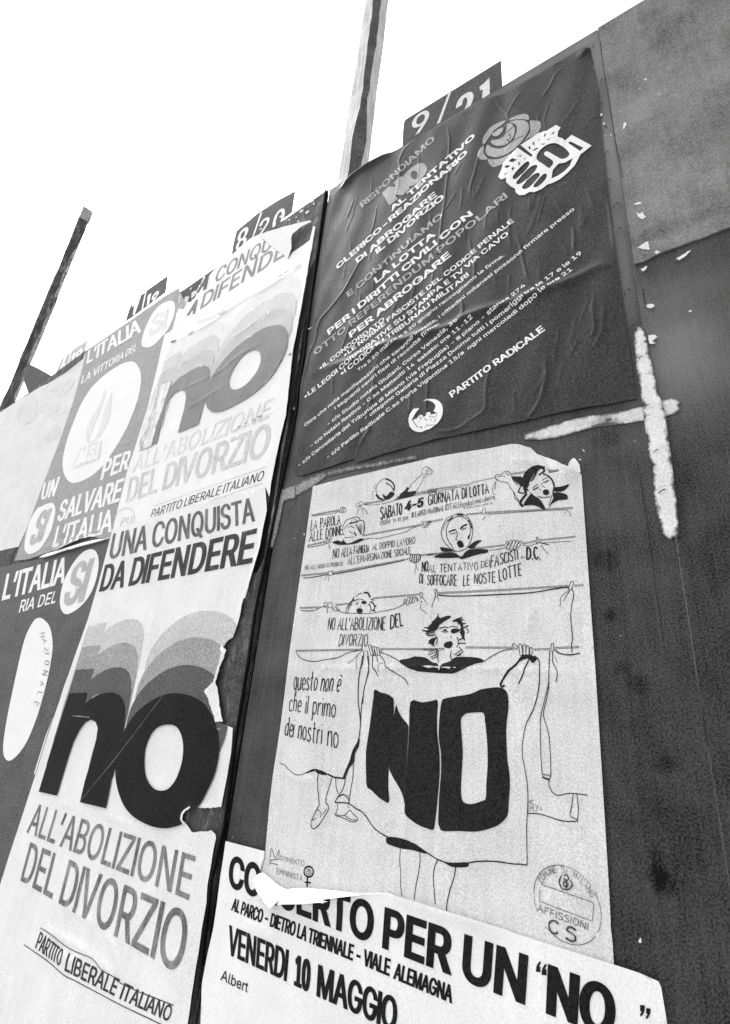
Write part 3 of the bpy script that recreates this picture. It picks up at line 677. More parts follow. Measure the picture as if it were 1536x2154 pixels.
M_PAPER = mat('white_poster_paper', .80, .05, .05, .02, rough=.6, spec=.3, bump=.12, bscale=160)
M_PAPER_L = mat('white_poster_paper_soiled', .74, .09, .10, .05, rough=.6, spec=.3, bump=.15, bscale=160)
M_PAPER_C = mat('rough_drawing_paper', .64, .12, .16, .09, rough=.8, spec=.2, bump=.25, bscale=190)
M_PAPER_N = mat('notice_paper', .78, .06, .08, .03, rough=.75, spec=.2, bump=.15)
M_BACK = mat('paper_back', .84, .03, .03, rough=.8, spec=.2)
M_CORE = mat('torn_paper_fibre', .80, .1, .12, rough=.95, spec=.1, bump=.6, bscale=300)
M_INK = mat('black_ink', .009, .3, .25, rough=.6, spec=.12)
M_INKM = mat('matt_black_ink', .014, .35, .2, rough=.7, spec=.15)
M_PEN = mat('pen_ink', .016, .3, .3, rough=.7, spec=.15, alt=.5, worn=.24)
M_PENF = mat('faint_pen_ink', .08, .4, .3, rough=.7, spec=.2, alt=.6, worn=.3)
M_G1 = mat('echo_light', .52, .2, .08, rough=.6)
M_G2 = mat('echo_mid', .31, .26, .08, rough=.6)
M_G3 = mat('echo_dark', .09, .3, .1, rough=.6, spec=.2)
M_U0 = mat('faded_grey_print', .18, .3, .16, .1, rough=.6, spec=.4)
M_U1 = mat('faded_echo_a', .50, .12, .16, .05, rough=.6)
M_U2 = mat('faded_echo_b', .58, .1, .1, .05, rough=.6)
M_U3 = mat('faded_echo_c', .72, .08, .06, rough=.6)
M_T1 = mat('pale_print', .55, .2, .25, rough=.6)
M_T0 = mat('paler_print', .66, .14, .18, rough=.6)
M_T2 = mat('grey_print', .135, .3, .4, .1, rough=.6, spec=.25, alt=.36, worn=.40, soft=.16)
M_T2B = mat('grey_print_dark', .09, .3, .5, .1, rough=.6, spec=.25, alt=.26, worn=.38, soft=.14)
M_T3 = mat('dark_print', .03, .3, .3, rough=.6, spec=.2, alt=.13, worn=.36, soft=.1)
M_RAD = mat('dark_poster_paper', .032, .3, .12, .05, rough=.55, spec=.2, bump=.3, bscale=420)
M_RADW = mat('white_print', .80, .08, .08, rough=.6)
M_RADG = mat('grey_print_on_dark', .34, .25, .2, rough=.55)
M_MSI = mat('grey_poster_paper_glare', .33, .28, .14, .06, rough=.65, spec=.2, bump=.2)  # same print as the deep grey; glare higher up is put into this tone
M_MSID = mat('deep_grey_poster_paper', .085, .36, .22, .10, rough=.6, spec=.25, bump=.25)
M_BLANK = mat('bleached_poster_paper', .70, .06, .1, .12, rough=.7, spec=.2, bump=.15)
M_MSIW = mat('white_oval_print', .80, .04, .05, rough=.6)
M_MSIP = mat('pale_emblem_print', .68, .1, .06, rough=.6)
M_MSIS = mat('oval_letter_print', .42, .25, .2, rough=.6)
M_SHRED = mat('paper_shred', .7, .12, .2, rough=.9)
M_STAMP = mat('stamp_ink', .04, .4, .3, rough=.7, spec=.2, alt=.6, worn=.36)

M_SCR = mat('scratch_dirt', .03, .4, .3, rough=.8, spec=.1, alt=.07, worn=.4)
# ------------------------------------------------------------------ ground
gv, gf = [(-60, -80, 0), (60, -80, 0), (60, 60, 0), (-60, 60, 0)], [(0, 1, 2, 3)]
g = obj('ground', gv, gf, M_PAVE)
g['kind'] = 'structure'
pv, pf = box(-30, 30, -1.7, .9, -.05, .12)
k = obj('pavement', pv, pf, mat('paving', .38, .3, .3, rough=.9, bump=.5, bscale=60))
k['kind'] = 'structure'

# ------------------------------------------------------------------ hoarding panels
def spots(S):
    C = [(wall([(x, y)])[0], r, v) for x, y, r, v in S]

    def fn(X, Z):
        a = np.zeros(len(X))
        for (cx, cz), (rx, rz), v in C:
            d = ((X - cx) / rx) ** 2 + ((Z - cz) / rz) ** 2
            a += v * np.exp(-(d ** 3 if v < 0 else d ** 1.3) * .8)
        return a
    return fn

ST9 = spots([(1272, 1178, (.025, .021), -.45), (1284, 1294, (.009, .010), -.55), (1345, 1437, (.018, .016), -.42), (1310, 1407, (.012, .012), -.4),
             (1402, 1608, (.013, .014), -.5), (1395, 1858, (.017, .017), -.6), (1383, 1820, (.010, .03), -.5), (1280, 1060, (.16, .06), .22),
             (1100, 955, (.25, .035), .25), (1275, 925, (.03, .02), -.45), (680, 1010, (.2, .03), .4), (560, 1500, (.10, .5), .12), (1340, 1700, (.25, .3), -.12),
             (1245, 130, (.05, .12), 2.0), (1278, 330, (.035, .22), 2.2), (1306, 560, (.02, .14), 1.4), (1335, 800, (.02, .12), .5), (1160, 130, (.16, .02), 1.0), (700, 600, (.03, .4), .5), (1225, 108, (.03, .02), -.6)])
ST10 = spots([(1430, 180, (.14, .1), .35), (1440, 420, (.1, .12), .35), (1350, 330, (.08, .12), .1), (1390, 620, (.1, .05), .3), (1435, 750, (.08, .1), .9),
              (1400, 640, (.2, .10), .5), (1440, 770, (.10, .12), .9), (1420, 480, (.15, .02), -.25), (1440, 1300, (.2, .3), -.1)])
STB = spots([(900, 1000, (.01, .01), 0.0)])
BACKY = .020
PANELS = {}

def panel(nm, label, x0, x1, zl, zr, m, st, res=.015, plate=None):
    root = thing('hoarding_panel', label, 'hoarding panel', ((x0 + x1) / 2, .01, 0), 'hoarding panels')
    L = np.array([(x0, .45), (x1, .45), (x1, zr), (x0, zl)])
    V, F = slab(L, 0.0, BACKY, res)
    va = np.array(V)
    obj('board', V, F, m, root, attr=st(va[:, 0], va[:, 2]))
    # uprights and rails behind
    zt = min(zl, zr) - .06
    for xx in (x0 + .05, x1 - .05):
        V, F = box(xx - .03, xx + .03, BACKY + .001, BACKY + .061, 0.11, zt)
        obj('upright', V, F, M_WOOD, root)
    for zz in (.7, 1.9, zt - .1):
        V, F = box(x0 + .081, x1 - .081, BACKY + .002, BACKY + .042, zz - .035, zz + .035)
        obj('rail', V, F, M_WOOD, root)
    PANELS[nm] = root
    return root

P9 = panel('9', 'dark grey hoarding panel with plate 9/21, carrying the creased dark poster', -1.012, -.0011, 3.442, 3.436, M_BOARD, ST9, .012)
P8 = panel('8', 'hoarding panel with plate 8/20, covered by two white posters with a big no', -1.948, -1.034, 3.345, 3.452, M_BOARD_T, STB, .05)
P7 = panel('7', 'hoarding panel with plate 7/19, pasted with grey posters of white ovals', -2.813, -1.952, 3.316, 3.344, M_BOARD_T, STB, .05)
P6 = panel('6', 'hoarding panel with plate 6/18, pasted with a nearly blank white poster', -3.62, -2.818, 3.20, 3.315, M_BOARD_T, STB, .05)
P5 = panel('5', 'farthest hoarding panel on the left, beyond the one with plate 6/18', -4.50, -3.626, 3.17, 3.20, M_BOARD_T, STB, .08)
P10 = panel('10', 'bare weathered hoarding panel at the right, without posters', 0.0, 1.0, 3.436, 3.43, M_BOARD, ST10, .02)

# upper sheet of the bare panel, lapped over the lower one along a chipped edge
seam = wall(px('K880,360 960,338 1060,305 1160,270 1250,225 1340,190 1430,158 1516,122 1700,55'))
seam = jag(seam, .0022, .01, seed=4)
L = np.concatenate([seam, [(1.0, seam[-1][1]), (1.0, 3.428), (.0012, 3.433)]])
L[:len(seam), 0] = np.maximum(L[:len(seam), 0], .0012)
V, F = slab(L, -.0050, -.0004, .02)
va = np.array(V)
obj('upper_sheet', V, F, M_BOARD_L, P10, attr=ST10(va[:, 0], va[:, 2]))

# black strips that close the joints between the panels
for a, xa, xb, z1 in ((P8, -1.0335, -1.0125, 3.40), (P7, -1.9515, -1.9485, 3.30), (P6, -2.8175, -2.8135, 3.27), (P5, -3.6255, -3.6205, 3.16), (P9, -.0010, -.0001, 3.4355)):
    V, F = box(xa, xb, .016 if xb - xa > .01 else .004, .0195, .46, z1)
    obj('joint_strip', V, F, M_EDGE, a)
# raised lip along the right edge of the second panel
dk = W('B1262,60 1215,300 1185,520 1165,620 1120,720 1050,1100 1000,1300 960,1600 c1480,0 1385,560 1330,830 1290,1080 1235,1400 1190,1550 1160,1640 1200,1640 1260,1500 1310,1200 1350,950 1420,500 1500,100 a1400,1000 1450,700 1500,300 B1130,1000 1175,700 1210,480 1245,280 1272,90', off=.0012)
V, F = cdt_fill([ccw(dk)], .05)
obj('black_margin', np.stack([V[:, 0], np.full(len(V), -.0012), V[:, 1]], 1), F, M_EDGE, P8)
lip = wall(px('B1250,82 1218,300 1185,560 1150,800 1125,1000 1090,1250 1075,1400 1035,1650 1005,1900 b1325,100 1280,420 1235,700 1185,1000 1150,1300 1110,1600 G1480,800 1400,1500'), .004)
gs = ribbon(lip, .006)
V, F = slab(gs, -.008, .0, .05)
obj('edge_lip', V, F, M_EDGE, P8)

# scraped old glue, hardboard fibres along the top of panel 8
V, F = cdt_fill([ccw(W('B1250,80 1285,45 1250,80 1180,110 1120,160 1060,190 975,240 930,290 840,360 760,390 690,440 760,440 1100,372 1165,350 1190,330', off=.001))], .01)
# painted white lines, worn
def paint(name, shapes, root, reg, m, off=.0007, edge=.010, fades=()):
    """brushed white lines: paint thins out towards the edges and where a fade spot (photo x, y, radius) says so"""
    parts, att = [], []
    for i, t in enumerate(shapes):
        L = ccw(W(t, reg, off))
        v, f = cdt_fill([L], .0045)
        best = np.full(len(v), 9.0)
        for k in range(len(L)):
            d = L[(k + 1) % len(L)] - L[k]
            q = np.clip(((v - L[k]) @ d) / max(d @ d, 1e-12), 0, 1)
            best = np.minimum(best, np.hypot(*(v - L[k] - q[:, None] * d).T))
        a_ = .34 * np.clip(1 - best / edge, 0, 1) ** 1.3
        for fx, fy, fr, fv in fades:
            p = wall([(fx, fy)], off)[0]
            a_ = a_ + fv * np.exp(-(np.hypot(*(v - p).T) / fr) ** 2)
        parts.append((np.stack([v[:, 0], np.full(len(v), -off - i * .0002), v[:, 1]], 1), f))
        att.append(a_)
    V, F = join(parts)
    return obj(name, V, F, m, root, attr=np.concatenate(att))

paint('painted_line', ['K1030,840 1062,828 1108,845 1140,960 1160,1080 1200,1260 1235,1400 1262,1480 1300,1600 1318,1760 L1312,10 1345,250 1375,500 1398,700 1412,900 1395,935 1360,930 1325,968 1300,930 1265,890 1222,740 1195,600 1185,300 K1150,1940 1135,1800 1112,1640 1095,1500 1075,1380 1040,1130 1025,950'], P9, 'K', M_STRIPE, .0044, .011,
      [(1427, 1150, .02, .25), (1390, 990, .012, .12)])
paint('painted_crossbar', ['K1395,1452 1440,1480 1405,1510 1430,1545 1380,1575 1280,1605 1130,1632 860,1675 700,1690 560,1728 380,1780 240,1800 90,1800 90,1745 240,1700 330,1675 500,1625 640,1595 860,1570 1100,1515 1260,1458 1340,1448'], P9, 'K', M_STRIPE2, .0016, .009,
      [(1280, 890, .022, .30), (1330, 880, .02, -.1), (1440, 850, .02, .12), (1120, 915, .03, .14), (1250, 900, .02, .1)])
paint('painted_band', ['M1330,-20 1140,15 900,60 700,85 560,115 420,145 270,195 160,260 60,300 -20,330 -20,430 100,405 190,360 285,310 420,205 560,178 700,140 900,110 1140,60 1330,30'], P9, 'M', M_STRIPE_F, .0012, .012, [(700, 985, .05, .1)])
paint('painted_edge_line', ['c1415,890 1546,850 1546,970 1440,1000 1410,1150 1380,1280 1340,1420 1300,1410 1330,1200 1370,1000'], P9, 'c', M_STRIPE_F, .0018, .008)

# slivers of old poster left on the boards
def shreds(L, root, reg, off, m=M_SHRED, jg=.0008):
    for i, t in enumerate(L):
        P = ccw(W(t, reg, off))
        P = jag(P.mean(0) + (P - P.mean(0)) * .86, jg * 1.4, .003, True, i + 3)
        v, f = cdt_fill([P], .05)
        obj('paper_shred', np.stack([v[:, 0], np.full(len(v), -off), v[:, 1]], 1), f, m, root)
shreds(['1045,165 1110,120 1155,100 1162,190 1110,182', '1190,205 1215,185 1250,205 1220,220', '1070,350 1110,332 1145,315 1135,350 1105,370', '1370,265 1420,235 1515,175 1515,190 1450,250 1410,278',
        '1125,655 1160,640 1205,650 1190,675 1150,682', '1480,715 1516,690 1512,712', '1140,905 1200,900 1235,920 1180,960 1210,985 1160,990 1145,950',
        'D1040,1500 1075,1480 1120,1475 1115,1492 1060,1505', 'D1060,1560 1095,1570 1125,1555 1130,1575 1155,1600 1120,1625 1095,1610', 'D955,900 965,840 990,830 995,855', 'D850,935 870,930 868,945',
        'D1130,490 1150,475 1160,485 1140,497', 'D1085,560 1100,552 1098,568', 'D1250,605 1258,595 1264,612'], P10, 'K', .0060)
shreds(['D770,770 790,755 800,775 780,790', 'D795,850 815,830 812,858', 'D815,940 828,932 825,950', 'L585,178 605,190 607,205 595,200', 'L550,268 578,262 570,278', 'L1025,110 1045,112 1035,118',
        'V1085,845 1098,812 1110,820 1115,858 1095,862', 'H495,458 503,465 496,470', 'I205,430 215,420 212,440', 'I100,700 150,675 148,684 102,708', 'a1440,935 1450,915 1446,950', 'L905,1765 918,1762 914,1772',
        'M185,795 192,770 196,800', 'M88,825 98,818 96,832'], P9, 'K', .003)
shreds(['B240,990 300,920 290,960 265,1010', 'B90,960 150,950 130,1000 80,1040', 'B1010,330 1040,315 1035,340', 'B1140,190 1160,165 1158,200', 'B985,360 1010,350 1000,365', 'B830,345 850,335 845,360', 'B1080,255 1110,235 1120,250 1090,275',
        'B1000,300 1012,285 1020,300', 'B940,318 960,306 962,325'], P8, 'B', .003)

for t in ('L1070,365 1100,560 1130,740 1150,900 1185,1120 1200,1290 1225,1450 1250,1600 1272,1800', 'D782,190 800,350 825,500 850,640 880,850 905,1000 935,1150 960,1290', 'V1420,0 1445,300 1470,700', 'K1100,510 1120,640'):
    gs = ribbon(smooth(W(t, off=.001), False, 3), .0016)
    v, f = cdt_fill([gs], .05)
    r_ = P10 if t[0] in 'DK' else P9
    o_ = .0054 if t[0] == 'D' else .0007
    obj('scratch', np.stack([v[:, 0], np.full(len(v), -o_), v[:, 1]], 1), f, M_SCR, r_)

# bent nails along the joint of the bare panel
nv, nf = [], []
NAILS = px('D722,242 D790,512 D785,702 D820,895 D832,1095 D852,1318 D910,1512 D932,1712 K968,545 K1010,850 K1082,1110 K1136,1522 L1210,208 L1266,545 L1392,1098 L1442,1590')
def nail_mesh(L, r=.0011):
    """a thin staple lying slightly off the board, its two ends driven in"""
    path = [(-L / 2, .004, -.0022), (-L / 2, -.001, -.002), (-L * .2, -.0028, -.0008), (L * .25, -.0030, .001), (L / 2, -.001, .0024), (L / 2, .004, .0024)]
    V, F = [], []
    for i, p in enumerate(path):
        for k in range(6):
            a = k * math.pi / 3
            V.append((p[0], p[1] + r * math.sin(a), p[2] + r * math.cos(a)) if 0 < i < 5 else (p[0] + r * math.sin(a), p[1], p[2] + r * math.cos(a)))
    for i in range(len(path) - 1):
        for k in range(6):
            F.append((i * 6 + k, i * 6 + (k + 1) % 6, i * 6 + 6 + (k + 1) % 6, i * 6 + 6 + k))
    return V, F
V, F = nail_mesh(.0105)
st0 = None
for p in wall(NAILS, .001):
    if st0 is None:
        st0 = obj('staple', V, F, M_STEEL)
        s = st0
    else:
        s = st0.copy()
        COL.objects.link(s)
    s.parent = P10
    rl = P10.location
    s.location = (p[0] - rl[0], -.0055 - rl[1], p[1] - rl[2])
    s.rotation_euler = (0, -rnd.uniform(.0, .35), 0)
    s.scale = (rnd.uniform(.7, 1.15), 1, 1)

# domed screws along the meeting edges of panels 8 and 9
sv_, sf_ = [], []
for i in range(3):
    for k in range(10):
        a = k * math.pi / 5
        rr_ = (.0032, .0024, .0008)[i]
        sv_.append((rr_ * math.cos(a), (0, -.0012, -.0018)[i], rr_ * math.sin(a)))
for i in range(2):
    for k in range(10):
        sf_.append((i * 10 + k, i * 10 + 10 + k, i * 10 + 10 + (k + 1) % 10, i * 10 + (k + 1) % 10))
sf_.append(tuple(range(20, 30))[::-1])
sc0 = None
for p in wall(px('B1264,428 B1255,522 I178,548 I58,800 I30,1180 c1480,1090 b1335,300 b1272,800 H455,300 C60,1560'), .001):
    if sc0 is None:
        sc0 = obj('screw_head', sv_, sf_, M_STEEL)
        s_ = sc0
    else:
        s_ = sc0.copy()
        COL.objects.link(s_)
    s_.parent = P9
    rl = P9.location
    s_.location = (p[0] - rl[0], -.0002 - rl[1], p[1] - rl[2])

# number plates behind the top edge
def plate(root, outline, nums, m, mn, reg):
    off = -.0215
    L = W(outline, reg, off)
    V, F = slab(L, .0215, .0245, .2)
    pl = obj('number_plate', V, F, m, root)
    parts = []
    for body, q, tv in nums:
        Q = W(q, reg, off)
        if body in '|/':
            v, f = cdt_fill([ccw(Q)], 1)
            parts.append((np.stack([v[:, 0], np.full(len(v), .0211), v[:, 1]], 1), f))
            continue
        for gp in set_text(body, Q, tv, tv * .8, 0):
            v, f = cdt_fill([ccw(x) if i == 0 else x for i, x in enumerate(gp)], .05)
            parts.append((np.stack([v[:, 0], np.full(len(v), .0211), v[:, 1]], 1), f))
    V, F = join(parts)
    obj('numerals', V, F, mn, root, parent=pl)

plate(P9, 'C640,1075 640,1000 645,900 652,835 662,815 690,795 1435,335 1440,440 1450,600 1200,760 900,930',
      [('9', '722,952 845,880 862,715 715,800', .155), ('|', '918,850 945,835 1042,568 1020,580', 0), ('2', '1080,858 1205,780 1222,560 1070,655', .155), ('/', '1262,548 1300,520 1343,472 1346,540 1345,690 1280,735 1284,640 1290,568 1268,580', 0)], M_PLATE, M_NUM, 'C')
plate(P8, 'B488,600 500,520 528,405 700,262 860,160 1000,85 990,150 975,250 800,400 600,520',
      [('8', '520,575 600,525 640,350 540,425', .15), ('|', '652,470 668,455 740,250 722,262', 0), ('2', '690,480 775,425 805,280 720,330', .15), ('0', '810,420 900,360 932,205 835,265', .15)], M_PLATE, M_NUM, 'B')
plate(P7, 'A785,1135 800,1080 828,1000 950,890 1122,768 1115,830 1105,900 1000,980 850,1090',
      [('7', '842,1090 870,1075 915,905 835,985', .26), ('|', '912,1050 925,1042 958,880 945,890', 0), ('1', '955,1010 975,995 995,905 962,930', .3), ('9', '985,1000 1030,965 1065,880 1005,915', .26)], M_PLATE, M_NUM_F, 'A')
plate(P6, 'A215,1570 240,1500 270,1440 380,1350 475,1288 460,1350 440,1420 330,1490',
      [('6', '255,1545 290,1520 325,1400 265,1450', .24), ('|', '312,1510 322,1502 352,1378 340,1386', 0), ('1', '345,1480 365,1465 390,1380 352,1405', .3), ('8', '375,1465 420,1435 450,1340 385,1385', .26)], M_PLATE_F, M_NUM_F, 'A')

# ------------------------------------------------------------------ posts behind the hoarding
def post(name, label, edge_px, fr, y0, zt, m_l, m_f, m_r, cap=None, seed=1, jit=.003):
    """squared upright timber seen on its waney corner; edge_px = its two visible edges at one height, fr = where the bark starts and ends"""
    pc = px(edge_px)
    mid = wall([pc.mean(0)], -y0)[0]
    c0 = np.array([mid[0], y0])
    v = c0 - CAMP[:2]
    v /= np.hypot(*v)
    rv = np.array([v[1], -v[0]])
    if rv[0] < 0:
        rv = -rv
    q = np.stack([pc[:, 0] - CX, pc[:, 1] - CY, np.full(2, FPX)], 1)
    D = np.stack([q @ AR, q @ AN], 1)
    t = ((c0 - CAMP[:2]) @ v) / (D @ v)
    xs = (D * t[:, None] + CAMP[:2] - c0) @ rv
    lo, hi = xs.min(), xs.max()
    s = [lo, lo + (hi - lo) * fr[0], lo + (hi - lo) * fr[1], hi]
    root = thing(name, label, 'post', (float(c0[0]), float(c0[1]), 0), 'rough timber posts behind the hoarding')
    n = 70
    r = random.Random(seed)
    cols = []
    wob = [0.0] * 4
    for i in range(n + 1):
        z = zt * i / n
        wob = [k * .75 + r.gauss(0, jit * (.35 if j in (0, 3) else 1)) for j, k in enumerate(wob)]
        x = [a_ + b_ for a_, b_ in zip(s, wob)]
        dl, dr = x[1] - x[0] + .002, x[3] - x[2]
        P = [(x[0], dl), (x[1], 0), (x[2], 0), (x[3], dr), ((x[1] + x[2]) / 2, max(dl, dr) + (hi - lo) * .45)]
        cols.append([tuple(c0 + rv * a_ + v * b_) + (z,) for a_, b_ in P])

    def strip(a, b):
        V, F = [], []
        for i in range(n + 1):
            V += [cols[i][a], cols[i][b]]
        for i in range(n):
            F.append((2 * i, 2 * i + 1, 2 * i + 3, 2 * i + 2))
        return V, F
    V, F = join([strip(0, 1), strip(4, 0)])
    obj('timber', V, F, m_l, root)
    V, F = strip(1, 2)
    obj('bark_edge', V, F, m_f, root)
    V, F = join([strip(2, 3), strip(3, 4)])
    obj('sawn_face', V, F, m_r, root)
    obj('cut_end', cols[-1], [(0, 1, 2, 3, 4)], cap or M_CUT, root)
    if cap:
        ctr = np.array(cols[-1]).mean(0)[:2]
        ex = lambda P, dz: [tuple(ctr + (np.array(p[:2]) - ctr) * 1.06) + (p[2] + dz,) for p in P]
        V = ex(cols[-1], -.14) + ex(cols[-1], .01)
        obj('pale_tip', V, [(i, (i + 1) % 5, 5 + (i + 1) % 5, 5 + i) for i in range(5)] + [(5, 6, 7, 8, 9)], cap, root)
    return root

post('timber_post', 'tall pale timber post with a dark bark edge beside plate 9/21', 'C205,720 425,735', (.33, .7), .09, 5.2, M_WOOD, M_BARK, M_WOOD, None, 3, .0035)
zt2 = float(wall(px('A448,262'), -.16)[0][1])
post('timber_post', 'short dark post with a pale tip at the far left', 'A245,690 345,690', (.06, .74), .16, zt2, M_BARK2, M_BARK2, mat('flaking_wood', .5, .4, .4, .2, rough=.9, alt=.05, worn=.45), M_CUT, 5, .006)

# dark plank end showing over the last panel on the left
rt = thing('tarred_plank', 'black plank end poking up behind the far left panel', 'plank', (-4.2, .08, 3.1))
V, F = slab(W('_58,764 83,776 100,786 109,791 104,797 83,815 62,832 50,800', off=-.05), .05, .075, .3)
obj('plank', V, F, M_TAR, rt)
V, F = slab(wall(px('_85,800 97,792 97,900 85,905'), -.076), .0755, .1, .3)
obj('bracket', V, F, M_STEEL, rt)
# ------------------------------------------------------------------ grey posters with ovals on the left
def rel_simple(amp, lam, seed, ridges=()):
    R_ = [(np.asarray(p), a, s) for p, a, s in ridges]
    return lambda X, Z: .0008 + amp + waves(X, Z, amp, lam, seed) + ridges_h(X, Z, R_)

def creases(items, reg, off):
    return [(smooth(W(t, reg, off), False, 3), a, s) for a, s, t in items]

OFF = .0026
cr = creases([(.004, .006, 'e100,1000 450,880 800,770 1050,690'), (.002, .004, 'e620,610 800,560 880,500'), (.002, .003, 'E230,910 260,850 300,800'), (.0018, .004, 'E700,300 800,270 920,230'), (.0018, .004, 'd400,900 560,800 640,720'),
              (.0015, .003, 'd1330,1110 1450,1060'), (.0015, .003, 'd1320,1250 1430,1190'), (.0015, .003, 'd1440,790 1540,720')], 'e', OFF)
def curl_m1(X, Z):
    e = W('e80,1100 450,980 830,885 1020,840', off=OFF)
    zz = np.interp(X, e[:, 0], e[:, 1])
    d = np.clip(1 - (Z - zz) / .05, 0, 1)
    t = np.clip((X - e[0, 0]) / (e[-1, 0] - e[0, 0]), 0, 1)
    return .018 * d ** 2 * np.sin(np.pi * np.clip(t * 1.15 - .1, 0, 1)) ** 2
r0 = rel_simple(.0007, .16, 11, cr)
e1 = W('e480,960 620,870 760,835 850,840', off=OFF)
mo = np.concatenate([jag(W('A485,1362 700,1215 900,1075 1100,935 1215,868', off=OFF), .0015, .02, seed=2), W('_392,640 330,900 262,1150', off=OFF),
                     jag(W('e1010,838 880,850 850,828 770,830 640,865 560,905 450,965 380,1000 270,1020 160,1050 80,1085 -60,1130 -240,1150', off=OFF), .0015, .012, seed=5),
                     W('_31,1180 _62,1098 _94,1012 _123,936 _151.6,854.6 _171.7,787 _180,745', off=OFF)])
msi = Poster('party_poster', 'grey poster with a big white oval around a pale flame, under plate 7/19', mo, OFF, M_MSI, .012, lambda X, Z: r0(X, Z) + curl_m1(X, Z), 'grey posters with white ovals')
OV = '500,1925 430,1870 385,1780 368,1620 390,1470 440,1270 530,1030 650,750 800,520 1000,330 1200,200 1330,150 1430,160 1500,260 1522,400 1495,600 1440,800 1330,1080 1200,1320 1050,1560 900,1740 750,1850 610,1915'
msi.fill('oval', [OV], M_MSIW, 'd')
msi.fill('flame_emblem', ['990,560 930,720 830,920 755,1040 715,1200 722,1320 770,1352 758,1280 790,1180 870,1000 935,830 1005,600', '1092,590 1040,720 975,880 935,1050 850,1250 775,1352 880,1280 960,1180 1040,1020 1080,800'], M_MSIP, 'd', 2)
msi.ink('emblem_panel', [[ccw(msi.w('500,1735 630,1420 945,1300 918,1575', 'd'))]], M_MSIP, 2)
msi.text('M.S.I', '548,1685 890,1560 925,1340 655,1435', M_MSIW, 'd', .26, .2, lev=3)
msi.text("L'ITALIA", '522,590 1060,272 1050,130 545,455', M_MSIW, 'f', .2, .16, .03)
msi.text('LA VITTORIA DEL', '470,785 1010,455 1030,380 490,700', M_MSIW, 'f', .18, .15, .03)
msi.fill('oval', ['1065,400 1080,300 1120,190 1180,80 1260,0 1340,-30 1385,-15 1392,60 1370,150 1320,250 1250,340 1180,405 1110,425'], M_MSIW, 'f')
msi.text('SI', '1120,320 1300,240 1330,40 1180,110', M_MSIP, 'f', .22, .16, .02, lev=2)
msi.text('UN', '105,338 290,280 375,15 150,105', M_MSIW, 'e', .22, .17, .03)
msi.text('PER', '918,1890 1320,1725 1395,1430 985,1590', M_MSIW, 'd', .22, .17, .03)
msi.text('SALVARE', '320,632 1165,350 1240,30 385,345', M_MSIW, 'e', .2, .16, .03)
msi.text("L'ITALIA", '265,980 1060,760 1105,440 330,690', M_MSIW, 'e', .2, .16, .03)
msi.fill('oval', ['60,450 120,420 180,388 260,370 300,420 305,480 295,560 240,760 150,920 85,1000 20,1040 -60,1060 -110,980 -90,800 -30,600'], M_MSIW, 'e')
msi.text('SI', '-70,960 120,880 265,440 100,490', M_MSIS, 'e', .22, .16, .02, lev=2)
# torn lower edge curled outwards, showing the white back of the sheet
ed = W('e80,1085 160,1052 270,1022 450,968 640,910 830,862 1010,838', off=.012)
lo = W('e85,1115 200,1090 450,1008 520,1000 640,960 830,905 1010,852', off=.014)
eds, los = smooth(ed, False, 5), smooth(lo, False, 5)
V, F = [], []
for i, (a, b) in enumerate(zip(eds, los)):
    t = i / (len(eds) - 1)
    V += [(a[0], -.006 - .004 * math.sin(3.1 * t), a[1]), (b[0], -.016 + .003 * math.sin(9 * t), b[1]), (b[0], -.0155 + .003 * math.sin(9 * t), b[1] + .006)]
for i in range(len(eds) - 1):
    F += [(3 * i, 3 * i + 1, 3 * i + 4, 3 * i + 3), (3 * i + 1, 3 * i + 2, 3 * i + 5, 3 * i + 4)]
obj('curled_edge', V, F, M_BACK, msi.root, sm=True)

OFF = .0012
cr = creases([(.002, .005, 'e85,1860 200,1810 300,1740'), (.002, .004, 'F380,170 440,140'), (.0015, .003, 'F265,200 320,170'), (.0015, .003, 'F200,330 265,345'), (.0015, .003, 'F150,850 215,825 235,850'), (.002, .004, 'e500,1390 560,1500 700,1480')], 'e', OFF)
mo = np.concatenate([W('_-60,1205 e80,1130 450,960 830,840 1050,800', off=OFF), W('_255,1150 _190,1330 _120,1560 _40,1810 _-40,2060 _-260,2140 _-260,1260', off=OFF)])
msj = Poster('party_poster', 'dark grey poster with a SI oval, directly below the one with the flame', mo, OFF, M_MSID, .012, rel_simple(.0005, .15, 21, cr), 'grey posters with white ovals')
msj.text("L'ITALIA", '-420,1690 420,1448 488,1085 -350,1330', M_MSIW, 'e', .2, .16, .03)
msj.text('RIA DEL', '-190,1850 300,1715 350,1545 -150,1680', M_MSIW, 'e', .2, .16, .03)
msj.fill('oval', ['720,1010 790,995 850,1025 885,1120 880,1280 830,1480 750,1640 640,1770 540,1840 450,1870 390,1820 365,1700 390,1520 450,1350 540,1190 640,1065'], M_MSIW, 'e')
msj.text('SI', '385,1765 680,1700 838,1105 560,1190', M_MSIS, 'e', .22, .16, .02, lev=2)
msj.fill('oval', ['90,75 140,100 180,160 200,280 190,400 160,560 120,720 75,870 0,1060 -80,1180 -160,1230 -200,1150 -180,950 -110,600 -30,260 40,110'], M_MSIW, 'F')
msj.ink('white_border', [[ccw(msj.w('348,500 300,655 238,825 212,868 150,1080 62,1352 50,1330 140,1040 200,880 228,835 285,650 330,520', 'F'))]], M_MSIW, 1)
msj.pen('fold_line', ['6:335,515 290,660 232,830 205,880 140,1085 62,1340'], M_T3, 'F', 2)
gl = []
